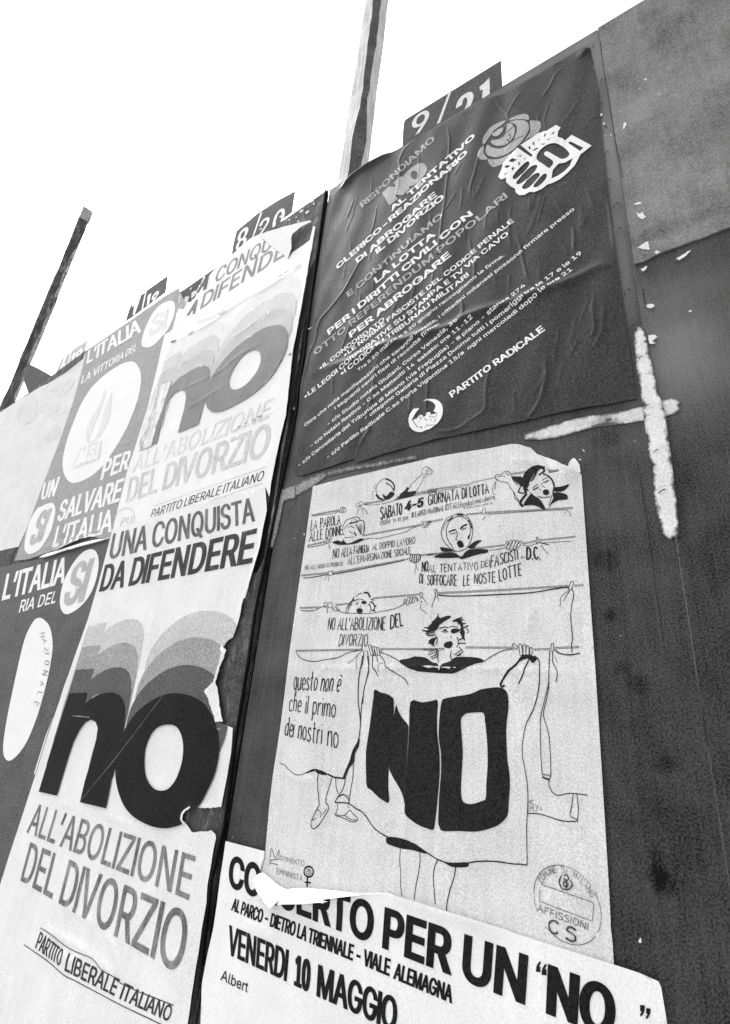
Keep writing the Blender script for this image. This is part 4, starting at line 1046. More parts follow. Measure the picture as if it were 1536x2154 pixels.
for ch, x, y, a in (('N', 118, 215, 80), ('A', 140, 265, 84), ('Z', 150, 330, 88), ('I', 158, 385, 92), ('O', 156, 440, 96), ('N', 140, 520, 102), ('A', 118, 610, 106), ('L', 98, 690, 110), ('E', 70, 770, 112)):
    c, s_ = math.cos(math.radians(a)), math.sin(math.radians(a))
    d1, d2 = np.array([c, s_]) * 32, np.array([s_, -c]) * 36
    b = np.array([x, y]) - d2 * .5 - d1 * .5
    q = [b, b + d1, b + d1 + d2, b + d2]
    gl += hand_text(ch, msj.w(' '.join('%f,%f' % tuple(p) for p in q), 'F'), .07)
msj.ink('hand_lettering', [gl], M_PENF, 2)

OFF = .0003
mo = np.concatenate([W('_-220,965 _0,868 _83,815 A160,1640 300,1555 445,1440 f515,455', off=OFF), W('_178,760 _168,800 _148,866 _119,948 _90,1024 _66,1090 _40,1150 _-260,1215', off=OFF)])
blank = Poster('faded_poster', 'almost blank bleached poster at the left edge under plate 6/18', mo, OFF, M_BLANK, .02, rel_simple(.0005, .2, 31))
blank.text('UNA SCELTA', 'd200,455 650,180 680,110 215,400', M_MSIP, 'd', .25, .2)
blank.ink('print_remnant', [[jag(blank.w('495,235 520,190 570,180 585,205 530,240', 'd'), .002, .01, True)], [jag(blank.w('585,200 600,165 620,185 655,165 662,190 600,190', 'd'), .002, .01, True)]], M_T3, 2)
blank.ink('weathered_patch', [[ccw(smooth(blank.w(t, 'd'), True, 4))] for t in ('60,560 180,470 330,420 300,520 150,600', '250,520 520,400 500,520 380,640 260,640', '60,800 200,740 330,760 260,900 90,960', '120,1160 300,1080 330,1200 200,1320 90,1290', '-300,800 -100,640 0,760 -60,1000 -260,1060')], mat('bleached_print_patch', .60, .1, .25, .3, rough=.7, alt=.70, worn=.5, soft=.2))
blank.pen('scratches', ['6:210,1020 280,950 400,880', '5:70,830 150,765', '5:400,900 440,865'], M_T1, 'd')

# ------------------------------------------------------------------ upper white poster with the faded no
OFF = .0046
torn = jag(W('B-50,1245 15,1205 40,1100 60,1035 110,1040 130,980 160,985 205,930 195,905 215,885 245,830 268,775 300,785', off=OFF), .0045, .008, seed=8)
top = jag(W('B300,785 350,722 420,655 520,578 640,470 700,442', off=OFF), .0015, .01, seed=9)
notch = W('B705,440 820,545 905,600 948,635 985,580 1060,530 1122,482 1150,372 1170,375', off=OFF)
right = jag(W('B1170,375 1150,480 1110,700 1060,1000 1020,1200 985,1400 a1375,1000 1330,1180 c1385,560 1330,830 1312,960', off=OFF), .0012, .02, seed=10)
low = W('_560,1026 _400,1064 _238,1114', off=OFF)
left = W('_239.7,1108 _253,1055 _268,995 _290,925 _310,862 _330,780', off=OFF)
uo = np.concatenate([torn, top[1:], notch[1:], right[1:], low, left])
cr = creases([(.003, .007, 'B20,1300 150,1240 300,1170 450,1060 600,960 760,880 900,790 1060,690'), (.002, .004, 'a440,770 600,700 800,600 950,470 1200,330'), (.002, .004, 'a480,950 650,850 820,740'),
              (.0018, .004, 'a890,1140 1000,1090 1160,1010 1340,930'), (.0022, .006, 'a540,170 860,60'), (.0015, .005, 'a850,330 1000,240 1150,130')], 'B', OFF)
up = Poster('referendum_poster', 'white poster with a faded grey lowercase no, top corner folded down', uo, OFF, M_PAPER, .009, rel_simple(.0013, .13, 41, cr), 'white posters with a big no')
NU_N = '70,1305 150,1275 222,1252 255,1110 300,930 330,860 380,800 440,772 478,788 487,840 470,940 440,1050 412,1160 500,1122 593,1082 625,960 657,838 690,700 697,620 683,570 645,556 590,568 520,605 440,660 385,705 345,745 353,690 300,705 205,770 150,960 105,1150'
NU_O = '1310,193 1365,212 1394,262 1396,340 1380,420 1330,530 1260,640 1170,740 1080,815 960,890 850,945 770,972 712,966 672,928 656,850 668,760 700,690 760,590 850,475 960,370 1080,285 1200,215'
NU_H = '868,700 885,635 925,555 985,478 1050,430 1108,414 1145,440 1156,500 1140,570 1100,640 1040,710 980,755 920,773 880,755'
n0, o0, h0 = up.w(NU_N, 'a'), smooth(up.w(NU_O, 'a'), True, 4), smooth(up.w(NU_H, 'a'), True, 4)
sv = up.w('760,150 640,556', 'a')
dn = (sv[0] - sv[1]) / 3
so = up.w('1390,15 1310,193', 'a')
do = (so[0] - so[1]) / 1.3
for kk, mm in ((3, M_U3), (2, M_U2), (1, M_U1)):
    up.ink('echo_letters', [[ccw(n0) + dn * kk], [ccw(o0) + dn * kk, ccw(h0)[::-1]]], mm, 1 + (3 - kk))
up.ink('no_letters', [[ccw(n0)], [ccw(o0), ccw(h0)[::-1]]], M_U0, 5)
# pale, vertically streaked patch laid over the stem of the n
up.ink('pale_patch', [[jag(up.w('60,1320 175,1275 215,1130 290,900 345,735 350,690 205,760 100,1100', 'a'), .003, .01, True, 3)]], mat('streaked_pale_print', .70, .1, .2, .5, rough=.6, alt=.24, worn=.42), 6)
up.text('CONQU', '350,835 805,555 835,430 385,712', M_T2, 'B', .15, .13)
up.text('A', '205,915 285,880 265,775', M_T3, 'B', .24, .16)
up.text('A', '130,1095 195,1075 180,975', M_T2B, 'B', .24, .16)
up.text('DIFENDE', '235,1045 918,612 272,912', M_T2, 'B', .17, .14)
up.text("ALL'ABOLIZIONE", '82,750 1300,258 1362,70 118,600', M_T0, 'c', .15, .12)
up.text('DEL DIVORZIO', '25,1015 1290,590 1350,285 62,795', M_T1, 'c', .16, .13)
up.text('PARTITO LIBERALE ITALIANO', '245,1152 1250,812 1278,722 268,1075', M_T3, 'c', .13, .1)
up.pen('rule', ['4:285,1040 780,868 1285,695', '4:240,1178 750,1010 1250,840'], M_T1, 'c')
up.pen('party_roundel', ['5:700,985 690,930 715,860 760,815 815,803 850,830 862,880 850,930 830,960'], M_T1, 'E')
up.text('PLI', '740,950 835,925 848,870 760,880', M_T1, 'E', .24, .18)
up.pen('tear', ['10:B10,1312 45,1298', '8:B395,1090 450,1058', '6:B880,785 910,770', '5:B930,755 960,740', '5:B1010,720 1060,690', '5:B150,1255 190,1225', '5:a950,1115 990,1095', '5:a1010,1085 1040,1070', '6:a1070,1050 1110,1035', '6:a1125,1025 1165,1010',
                '12:a1412,465 1440,450'], M_T3, 'B', 7)
shreds(['B870,290 900,270 905,285 880,305', 'B905,300 935,285 930,300', 'B1030,250 1060,228 1075,240 1045,265', 'B1120,170 1150,145 1158,160 1130,182', 'B700,400 740,375 735,392', 'B420,668 450,640 452,655', 'B330,752 352,728 350,748', 'B62,925 80,920 70,990 60,1010', 'B110,935 150,930 140,970 100,985', 'B165,900 200,880 195,930 160,960', 'B75,1010 120,1000 95,1060 70,1050', 'B215,850 240,835 235,870', 'B150,870 170,860 160,890'], P8, 'B', .004)
up.ink('print_remnant', [[jag(up.w('B40,1150 62,1080 75,1120 55,1200 30,1215 20,1190'), .002, .006, True)], [jag(up.w('B95,1040 130,1020 135,1070 110,1080'), .002, .006, True)], [jag(up.w('B225,820 255,785 262,800 235,850'), .0015, .006, True)]], M_T3, 7, clip=False)
# folded-down top corner: the white back of the sheet stands off the board
def flap(root, outline, reg, o0, hinge, lift, m, name='folded_flap', res=.006, seed=1, jg=.0008, bend=1.6, rip=.0):
    L = jag(ccw(W(outline, reg, o0)), jg, .006, True, seed)
    hp = W(hinge, reg, o0)
    v, f = cdt_fill([L], res)
    best = np.full(len(v), 9.0)
    for i in range(len(hp) - 1):
        d = hp[i + 1] - hp[i]
        t = np.clip(((v - hp[i]) @ d) / (d @ d), 0, 1)
        best = np.minimum(best, np.hypot(*(v - hp[i] - t[:, None] * d).T))
    t = best / best.max()
    h = lift * np.sin(np.clip(t * bend, 0, 2.6)) + rip * np.sin(v[:, 0] * 90 + v[:, 1] * 60)
    return obj(name, np.stack([v[:, 0], -(o0 + .0015 + h), v[:, 1]], 1), f, m, root, sm=True)
flap(up.root, 'B700,442 760,430 900,405 1050,378 1150,358 1166,368 1140,378 1075,410 1005,455 990,490 985,560 960,610 946,637 908,600 820,542 745,475', 'B', .006, '_ B705,440 948,640'.replace('_ ', ''), .022, M_BACK, rip=.0006)
up.ink('print_remnant', [[jag(up.w('B1000,462 1060,415 1130,385 1118,420 1060,455 1130,440 1118,478 1040,530 985,578'), .001, .01, True)]], M_INK, -4, clip=False)

# ------------------------------------------------------------------ lower white poster with the black no
OFF = .0052
tl = W('_238,1113 _400,1063 _558.5,1026', off=OFF)
r1 = jag(W('c1310,1000 1290,1080 1235,1400 1190,1550 1140,1720 1100,1870 b1250,0 1215,150 1175,270 1140,292', off=OFF), .0012, .02, seed=12)
tear_in = jag(W('b1140,292 1122,312 1100,350 1112,385 1100,430 1085,480 1068,530 1055,580 1010,630 990,652 1025,690 1028,730 1045,770 1058,840 1068,862', off=OFF), .0030, .005, seed=13)
r2 = jag(W('b1068,862 1115,885 1172,905 1160,1080 1140,1200 1115,1330 1090,1462', off=OFF), .001, .02, seed=14)
bite = jag(W('b1090,1462 1000,1466 940,1462 885,1458 850,1480 832,1505 825,1545 845,1575 865,1605 885,1635 905,1640 940,1630 980,1632 1020,1622 1050,1650', off=OFF), .0016, .008, seed=15)
r3 = jag(W('G1505,450 1520,470 1500,560 1475,720 1450,850 1442,1000 1420,1120 1380,1400 1340,1640 1290,1975', off=OFF), .0012, .02, seed=16)
lb = W('_330,2260 _-160,2200 _-95,2154 _10,1835 _59,1681 _75.6,1631 _117,1501 _148.5,1410 _187.6,1297.5 _210,1220', off=OFF)
lo_ = np.concatenate([tl, r1[1:], tear_in[1:], r2[1:], bite[1:], r3[1:], lb])
cr = creases([(.002, .004, 'F370,868 510,880 600,870'), (.002, .004, 'b970,880 1050,910 1105,915'), (.003, .012, 'G60,1300 250,1420 420,1480 640,1600'), (.003, .012, 'G110,1190 300,1290 520,1420 760,1640'), (.002, .006, 'F500,400 580,370'),
              (.002, .008, 'G300,1010 420,1090 560,1180'), (.0025, .010, 'G620,1200 700,1400 760,1600'), (.004, .009, 'b1120,320 1105,385 1095,440 1075,520 1050,590 1000,650 1020,700 1030,760 1060,860'), (.003, .006, 'b1090,1462 940,1462 885,1458 835,1500 828,1545 860,1605'), (.003, .006, 'c1290,1080 1235,1400 1190,1550 b1250,0 1215,150'), (.0018, .004, 'F480,1620 700,1700 900,1760'), (.0018, .003, 'F100,1540 300,1580 420,1600')], 'F', OFF)
dn_ = Poster('referendum_poster', 'white poster with a heavy black lowercase no and stacked grey echoes, torn at its right', lo_, OFF, M_PAPER_L, .009, rel_simple(.0011, .2, 51, cr), 'white posters with a big no')
LN = 'F340,685 487,682 475,730 462,775 510,735 570,700 640,681 700,681 745,700 775,738 790,800 788,880 772,985 745,1120 720,1240 680,1400 637,1612 532,1587 430,1562 470,1390 525,1210 560,1060 572,965 556,916 515,897 468,922 420,985 370,1085 325,1225 282,1370 242,1510 168,1493 95,1478 175,1215 260,945'
LO = 'b790,663 880,680 960,725 1020,800 1060,885 1080,980 1082,1080 1064,1180 1040,1260 1000,1345 945,1450 890,1520 830,1575 760,1600 690,1608 600,1590 500,1540 440,1485 400,1420 370,1330 355,1230 358,1130 375,1030 400,955 440,880 500,800 570,740 650,690 720,668'
LH = 'b725,882 780,895 815,950 830,1030 825,1120 805,1200 770,1280 720,1335 660,1345 610,1320 570,1260 555,1180 558,1080 575,1010 610,940 660,895'
n0, o0, h0 = dn_.w(LN), smooth(dn_.w(LO), True, 4), smooth(dn_.w(LH), True, 4)
sv = dn_.w('b965,85 790,663')
do = (sv[0] - sv[1]) / 3
sv = dn_.w('F490,135 340,685')
dn3 = (sv[0] - sv[1]) / 3
for kk, mm in ((3, M_G1), (2, M_G2), (1, M_G3)):
    dn_.ink('echo_letters', [[ccw(n0) + dn3 * kk], [ccw(o0) + do * kk, ccw(h0)[::-1]]], mm, 1 + (3 - kk))
dn_.ink('no_letters', [[ccw(n0)], [ccw(o0), ccw(h0)[::-1]]], M_INK, 5)
dn_.text('UNA CONQUISTA', 'E650,1220 c1185,1180 c1172,962 E690,1010', M_T2B, 'c', .16, .13)
dn_.text('DA DIFENDERE', 'E573,1480 c1158,1556 c1207,1243 E625,1262', M_T3, 'c', .2, .16)
dn_.text("ALL'ABOLIZIONE", '-12,425 1303,972 1360,618 62,188', M_T2, 'G', .155, .125)
dn_.text('DEL DIVORZIO', '-60,812 1238,1575 1322,1086 22,503', M_T2, 'G', .155, .125)
dn_.text('PARTITO', '60,1355 262,1508 298,1378 105,1222', M_T3, 'G', .17, .13)
dn_.text('LIBERALE', '295,1540 700,1745 750,1610 335,1395', M_T3, 'G', .2, .15)
dn_.text('ITALIANO', '740,1765 1140,1955 1180,1830 785,1635', M_T3, 'G', .2, .15)
dn_.pen('rule', ['5:105,1195 200,1250 300,1335 400,1390 530,1440 600,1530 700,1590 745,1635 900,1710 1180,1820', '5:-30,1330 50,1385 150,1455 290,1575 360,1610 420,1640 700,1790 1100,1985'], M_T3, 'G')
dn_.pen('scratches', ['3:F430,1560 700,1230 900,970 1100,700', '5:F370,868 440,872 510,880'], M_T2, 'F', 6)
# white fibre left where the sheet was torn away, and the border strip at the left
core = jag(W('b1142,290 1100,315 1135,360 1122,410 1102,460 1080,530 1062,590 1075,640 1090,760 1112,858 1060,866 1040,790 1022,735 1015,695 980,652 1010,625 1050,585 1064,530 1082,475 1096,430 1105,385 1092,350 1105,312', off=OFF), .0016, .005, True, 23)
dn_.ink('torn_fibre', [[ccw(core)]], M_CORE, 7, clip=False)
dn_.ink('torn_fibre', [[ccw(jag(W('b885,1452 850,1474 826,1503 818,1545 838,1580 850,1578 832,1545 838,1508 858,1484 890,1464', off=OFF), .0006, .004, True, 3))]], M_CORE, 7, clip=False)
V, F = cdt_fill([ccw(jag(W('b1172,272 1225,130 1255,10 1350,10 1330,150 1290,380 1250,600 1210,800 1190,890 1165,900 1110,860 1085,760 1072,640 1060,600 1085,520 1105,455 1138,360 1128,318', off=.0012), .002, .01, True, 31))], .03)
obj('glue_residue', np.stack([V[:, 0], np.full(len(V), -.0012), V[:, 1]], 1), F, mat('old_glue', .05, .4, .6, .3, rough=.6, alt=.16, worn=.4, bump=.6, bscale=80), P8)
# ------------------------------------------------------------------ dark creased poster with the slanted white text
OFF = .0022
RIDGES = [(.0034, .0032, 'C1003,842 1012,900 1022,1000 1012,1150 1002,1300 985,1450 960,1620 945,1760 925,1900 I1182,0 1165,130'), (.0022, .003, 'C400,1260 395,1330 385,1420'), (.0024, .003, 'C438,1500 425,1590 405,1680 380,1740'),
          (.0030, .004, 'C735,985 660,1060 615,1150 625,1200 612,1330 570,1500'), (.0022, .003, 'C770,1090 775,1200 765,1330'), (.0028, .0035, 'C1290,1020 1250,1150 1225,1250 1195,1350 1180,1480'),
          (.0022, .003, 'C1130,1360 1120,1450 1105,1560'), (.0020, .003, 'C1410,560 1395,620 1425,700 1480,760 1500,860'), (.0034, .0045, 'I640,60 575,100 500,230 420,380 330,490 235,600 195,690 175,800 130,900 110,1000 75,1130 60,1250 50,1400'),
          (.0026, .004, 'I480,600 460,700 430,800 390,900'), (.0022, .003, 'I545,280 530,360 545,430'), (.0020, .003, 'I570,370 560,450 570,520'), (.0022, .003, 'I830,20 780,120 720,200 650,260'), (.0026, .003, 'I1050,210 1030,300 1000,420 960,560 930,640'),
          (.0026, .003, 'I1190,180 1170,300 1160,450 1170,560'), (.0028, .003, 'I1155,880 1145,1000 1140,1120 1130,1250 1122,1340 1118,1440'), (.0026, .004, 'I1000,1100 985,1240 985,1340 965,1450'), (.0022, .0035, 'I905,880 900,950 910,1000'),
          (.0032, .0055, 'I740,900 700,980 680,1060 670,1200 640,1350 620,1450 640,1540 580,1640 540,1720 520,1800'), (.0026, .004, 'I330,1090 325,1170 325,1260'), (.0034, .0042, 'J290,850 300,950 303,960'), (.0026, .003, 'J360,290 365,400 400,560 395,650 385,720'),
          (.0022, .003, 'J310,230 318,340'), (.0024, .003, 'J690,180 690,300 705,420'), (.0032, .0032, 'J775,340 800,470 830,600 862,700'), (.0020, .003, 'J500,120 495,200 490,260'), (.0020, .003, 'J590,90 600,200'), (.0022, .003, 'J1235,230 1250,330 1240,420'),
          (.0030, .004, 'J1425,780 1405,900 1410,1000 1415,1100 1380,1190'), (.0022, .004, 'J1500,870 1495,1000 1480,1120 1400,1290'), (.0018, .003, 'J1190,1200 1250,1280 1320,1370'), (.0034, .005, 'J1005,1290 1000,1400 1015,1470 985,1600 950,1720 880,1830 850,1880'),
          (.0028, .004, 'J555,1240 540,1400 510,1520 495,1640 495,1750 470,1810 380,1870 250,1930'), (.0022, .003, 'J900,980 910,1060'), (.0020, .003, 'J700,640 690,700'), (.0024, .004, 'D1040,800 1035,740 1060,690 1100,620'), (.0028, .004, 'D420,440 375,540 300,650'),
          (.0024, .004, 'D30,800 45,740 100,650 150,590'), (.0020, .003, 'D60,1500 50,1600 55,1760'), (.0020, .003, 'D215,1440 205,1560'), (.0022, .003, 'D560,1680 565,1800 570,1900'), (.0028, .004, 'D840,1440 860,1600 880,1760 900,1900'),
          (.0125, .017, 'I180,1060 330,1010 480,960 700,860 900,800 1100,740 1300,690 1420,620 J300,1010 480,950 640,900 800,850 940,790 1100,740 1250,680 1400,600 1536,570 K890,375'), (.0016, .003, 'I430,1680 500,1640 560,1600'), (.0018, .003, 'I460,1700 520,1670'),
          (.003, .005, 'I1200,1560 1290,1570 1400,1540 1490,1490'), (.0026, .005, 'C130,1440 220,1330 350,1220 480,1150 560,1090'), (.004, .006, 'D0,600 80,540 200,470 330,400 480,350'), (.0022, .004, 'D480,400 420,450'), (.0022, .004, 'D690,820 760,790')]
rad_r = [(smooth(W(t, off=OFF), False, 3), a * .62, s * .85) for a, s, t in RIDGES]
rq = random.Random(77)
for _ in range(70):
    u_, v_ = rq.uniform(.06, .95), rq.uniform(.06, .94)
    a, b = px('C120,1400')[0] * (1 - u_) + px('D690,280')[0] * u_, px('I40,1900')[0] * (1 - u_) + px('K1030,1440')[0] * u_
    p = wall([a * (1 - v_) + b * v_], OFF)[0]
    ln, tl = rq.uniform(.03, .12), rq.gauss(.12, .22)
    k_ = rq.uniform(-.15, .15)
    P = np.array([p + ln * np.array([t * math.sin(tl) + k_ * t * t, t * math.cos(tl)]) for t in np.linspace(-.5, .5, 6)])
    rad_r.append((P, rq.uniform(.0006, .0012), rq.uniform(.0025, .0055)))
R_TOP = W('C112,1372 150,1330 235,1258 300,1222 420,1140 560,1082 640,1040 760,965 1010,830 1300,660 D0,610 200,500 400,385 560,290 650,270 705,258', off=OFF)
def rel_rad(X, Z):
    h = .0012 + waves(X, Z, .0034, .11, 61) + .0012 + ridges_h(X, Z, rad_r)
    for k, sg, t in ((.011, .012, 'C135,1385 240,1275 420,1155 560,1085'), (.010, .02, 'D600,215 650,250 690,290')):
        P = W(t, off=OFF)
        h += ridges_h(X, Z, [(P, k, sg)])
    fl = W('I180,1060 900,800 J480,950 940,790 1250,680 K890,375', off=OFF)
    return h
right = W('D705,258 740,440 770,640 785,860 812,1120 835,1340 850,1460 875,1700 K890,330 915,480 945,750 985,1000 1020,1250 1052,1452', off=OFF)
bot = jag(W('K1052,1452 860,1490 600,1530 350,1580 100,1640 0,1660 I1490,1575 1180,1640 900,1720 700,1780 520,1835 510,1800 300,1870 60,1945', off=OFF), .0009, .012, seed=41)
lft = W('I5,1935 30,1700 15,1500 45,1300 60,1120 100,950 130,760 180,560 230,300 260,120 C60,1560 95,1440', off=OFF)
ro = np.concatenate([R_TOP, right[1:], bot[1:], lft])
rad = Poster('political_poster', 'dark creased poster with slanted white text and a fist gripping a rose', ro, OFF, M_RAD, .0035, rel_rad)

def slant(body, bl, br, hpx, m, tv=.24, th=.19, name='lettering'):
    """a line of print on this poster: its cap height stands square to its baseline on the sheet"""
    B = rad.w(bl + ' ' + br)
    d = B[1] - B[0]
    n = np.array([-d[1], d[0]]) / np.hypot(*d)
    T = rad.w(hpx[0] + ' ' + hpx[1])
    h = abs((T[1] - T[0]) @ n) * (1.0 if body == 'NO' else .9 if hpx == HR else .95 if 'RADICALE' in body else .76)
    Q = np.array([B[0], B[1], B[1] + n * h, B[0] + n * h])
    rad.text(body, Q, m, tv=tv, th=th, name=name)
HL = ('I293,752', 'I262,703')
HM = ('I222,1050', 'I199,1016')
HS = ('I90,1530', 'I73,1504')
HR = ('C322,1532', 'C296,1494')
slant('RISPONDIAMO', 'C322,1532', 'C912,978', HR, M_RADG, .2, .16)
slant('NO', 'C540,1516', 'C868,1238', ('C540,1516', 'C455,1430'), M_RADG, .34, .24)
for b, a, c in (('AL TENTATIVO', 'C562,1562', 'C1238,958'), ('CLERICO-REAZIONARIO', 'I368,195', 'C1178,1092'), ('DI ABROGARE', 'I537,142', 'C925,1432'), ('IL DIVORZIO', 'C440,1905', 'C985,1446'),
                ('LA LOTTA', 'I697,315', 'J72,308'), ('PER I DIRITTI CIVILI CON', 'I295,754', 'J390,132'), ('PER ABROGARE', 'I482,780', 'I1338,84')):
    slant(b, a, c, HL, M_RADW, .3, .22)
for b, a, c in (('E CONTINUIAMO', 'I462,432', 'C975,1598'), ('OTTO REFERENDUM POPOLARI', 'I180,928', 'D40,1445')):
    slant(b, a, c, HL, M_RADG, .25, .19)
for b, a, c in (('•IL CONCORDATO', 'I222,1052', 'I772,628'), ('•LE NORME FASCISTE DEL CODICE PENALE', 'I432,942', 'J738,192'), ('•LE LEGGI CORPORATIVE SU STAMPA E TV VIA CAVO', 'I95,1294', 'J694,302'), ('•I CODICI E I TRIBUNALI MILITARI', 'I405,1100', 'I1489,246')):
    slant(b, a, c, HM, M_RADW, .24, .18)
for b, a, c in (('Tra il 20 marzo e il 20 giugno raccogliamo le firme.', 'I545,1060', 'J655,482'), ('Oltre che nelle manifestazioni che saranno indette, i cittadini milanesi possono firmare presso', 'I92,1532', 'J1252,90'),
                ('i seguenti centri fissi di raccolta firme:', 'I352,1387', 'I1240,667'), ('- c/o Studio notaio Giuliani, Corso Venezia, 35', 'I292,1522', 'I1397,640'), ('- c/o Notaio Restivo - C.so Matteotti 14  sabato: ore 11-12', 'I147,1707', 'I1522,612'),
                ('- c/o Cancelleria del Tribunale di Milano (via Freguglia) - III piano - stanza 274', 'I42,1872', 'J837,742'), ('- ottagono Galleria di Piazza Duomo tutti i pomeriggi tra le 17 e le 19', 'I608,1472', 'J1317,466'),
                ('- c/o Partito Radicale C.so Porta Vigentina 15/a  ogni mercoledì dopo le ore 21', 'I287,1802', 'J1235,602')):
    slant(b, a, c, HS, M_RADW, .2, .17, 'small_print')
slant('PARTITO RADICALE', 'J210,1692', 'J1004,1118', ('J210,1692', 'J181,1645'), M_RADW, .24, .19)
rad.fill('rose_emblem', ['95,440 92,390 130,310 200,220 300,168 378,148 345,192 250,252 200,312 150,385 120,440', '35,590 50,520 110,465 104,540 128,590 157,622 120,638 60,632', '165,628 250,632 350,612 440,570 400,640 340,692 230,726 190,702 165,660',
          '150,445 134,530 162,582 250,605 340,590 440,546 530,472 602,390 662,290 672,230 640,165 560,150 430,165 505,205 525,260 505,345 455,425 390,472 300,498 205,478', '415,143 520,90 620,70 667,95 666,148 600,138 500,143',
          '682,162 740,150 802,160 820,210 800,270 740,330 662,370 608,420 655,345 690,270', '195,392 290,378 375,325 392,205 450,192 495,252 488,340 440,408 370,452 285,462 222,440', '215,302 260,262 330,232 352,242 330,292 280,340 225,342'], M_RADG, 'g', 1, n=3)
rad.pen('rose_lines', ['12:200,380 290,368 370,320 388,200', '9:205,335 270,345 330,300 360,235 300,240 230,290', '10:400,300 440,265 480,225', '9:430,320 440,380 400,400', '8:470,410 540,370 600,350', '9:395,385 440,420 500,390'], M_RAD, 'g', 2)
FIST = '1010,218 1068,250 1035,300 1028,358 1080,378 1122,402 1200,335 1450,465 1310,580 1282,640 1240,720 1160,800 1060,882 960,932 900,950 830,1010 740,1052 680,1045 620,1080 550,1082 505,1045 500,1000 440,970 390,920 388,865 330,888 288,850 330,760 350,688 440,588 530,498 700,605 718,580 568,465 780,310 900,280'
HOLES = ['765,620 780,560 830,500 900,455 980,437 1040,450 1120,500 1165,550 1172,580 1140,615 1080,632 1030,610 960,570 900,540 865,552 870,590 960,650 972,690 940,735 915,745 850,700 790,660', '470,862 490,820 560,740 620,680 660,662 678,682 660,730 600,800 530,860 490,882',
         '515,925 540,880 620,790 700,722 760,708 775,730 740,790 660,870 570,930 530,942', '585,985 600,950 680,860 760,810 802,815 800,850 740,920 680,980 620,1008', '725,975 760,920 820,850 870,815 895,830 880,880 830,940 770,985']
HSHARP = ['950,875 968,770 1040,690 1120,680 1215,625 1180,720 1110,790 1030,840', '1155,430 1190,415 1345,495 1305,535', '855,360 865,325 885,320 870,355', '945,330 990,295 985,320 955,335', '870,393 945,378 920,394', '790,405 795,360 800,405', '715,430 735,410 740,465 725,450',
          '805,440 880,440 850,455', '662,480 680,470 692,500 675,512', '710,525 760,490 792,493 745,525', '525,600 590,590 570,608', '420,670 465,630 527,650 470,680', '540,690 555,670 562,700 548,720', '368,740 390,715 442,720 410,748', '455,760 480,730 492,755 470,778', '360,828 412,796 380,832', '612,640 620,610 628,640']
g = [ccw(rad.w(FIST, 'g'))] + [ccw(smooth(rad.w(t, 'g'), True, 3))[::-1] for t in HOLES] + [ccw(rad.w(t, 'g'))[::-1] for t in HSHARP]
rad.ink('fist_emblem', [g], M_RADW, 3)
MOON = '652,325 690,305 735,285 765,266 900,262 1000,276 1080,320 1150,390 1185,460 1196,560 1180,700 1130,820 1060,920 970,985 920,1030 840,1080 720,1110 640,1150 540,1155 440,1130 360,1080 300,1000 275,900 272,800 300,680 350,600 420,515 460,530 520,503 550,530 500,580 450,660 390,770 345,852 400,830 490,780 540,720 600,690 650,705 670,762 740,700 745,640 810,615 860,640 865,690 960,670 1060,650 1000,630 938,590 990,500 990,430 930,360 840,315 760,300'
rad.ink('moon_emblem', [[ccw(rad.w(MOON, 'h'))]], M_RADW, 2)
rad.pen('moon_figures', ['13:390,840 430,920 480,980 520,1040', '13:540,740 580,775 630,760', '12:480,790 500,800', '12:700,800 780,850', '14:860,810 890,850', '12:870,720 930,760 1010,740 1040,690', '12:770,930 790,985 860,980 960,970', '11:700,1040 770,980', '13:560,1010 640,1060', '12:590,1030 640,1005',
                         '16:545,885 560,890', '14:600,815 620,820', '10:960,900 1010,780', '11:820,720 850,770'], M_RAD, 'h', 3)

# ------------------------------------------------------------------ hand drawn poster
OFF = .0022
mo = np.concatenate([W('M285,305 560,232 820,172 1140,98 1420,32 N0,22 180,-12 380,-45 560,-70 L-20,140 40,140 90,155 150,172 240,262 330,340 470,378 560,385 580,398', off=OFF),
                     W('_1225,1020 _1250.8,1380 _1252.5,1400 _1275,1760 V858,540 866,740 880,860 890,1030 900,1120', off=OFF), W('_1200,2060 _1000,1990 _820,1925 _700,1905 _560,1860 _548,1830', off=OFF),
                     W('H765,590 780,420 800,200 822,0 S75,1090 130,730 180,350 220,0 M150,1240 200,910', off=OFF)])
CR = [(.0016, .0028, 'O0,990 300,985 440,990 700,990 1000,985 1250,985 Q180,780 520,800 760,800 1000,815 1250,820 1505,822'), (.0010, .003, 'S1395,0 1385,300 1370,650 1345,1150 1325,1500 1310,1700 U650,100 640,400'), (.0012, .004, 'S75,1130 200,1120 320,1180 500,1160 620,1165'),
      (.0011, .003, 'M820,180 815,400 810,600 800,760'), (.0010, .003, 'N830,0 815,90 800,160'), (.0010, .004, 'N740,500 690,640 760,720 800,790'), (.0014, .004, 'O290,1110 420,960 520,800 620,640'), (.0012, .003, 'Q1020,240 980,380 950,520'), (.0012, .003, 'M1425,40 1390,340 1380,700'),
      (.0018, .006, 'N700,60 900,40 1050,60 1180,120 1340,160 1450,170'), (.0014, .005, 'Q0,770 150,765 330,775')]
r0 = rel_simple(.0008, .12, 71, creases([(a * 1.25, s * 1.1, t) for a, s, t in CR], '_', OFF))
def rel_mov(X, Z):
    c = W('N1440,150 1250,140', off=OFF)
    return r0(X, Z) + ridges_h(X, Z, [(c, .006, .018)])
mov = Poster('feminist_poster', 'white hand drawn poster of women shouting over clothes lines, one holding a NO sheet', mo, OFF, M_PAPER_C, .0075, rel_mov)

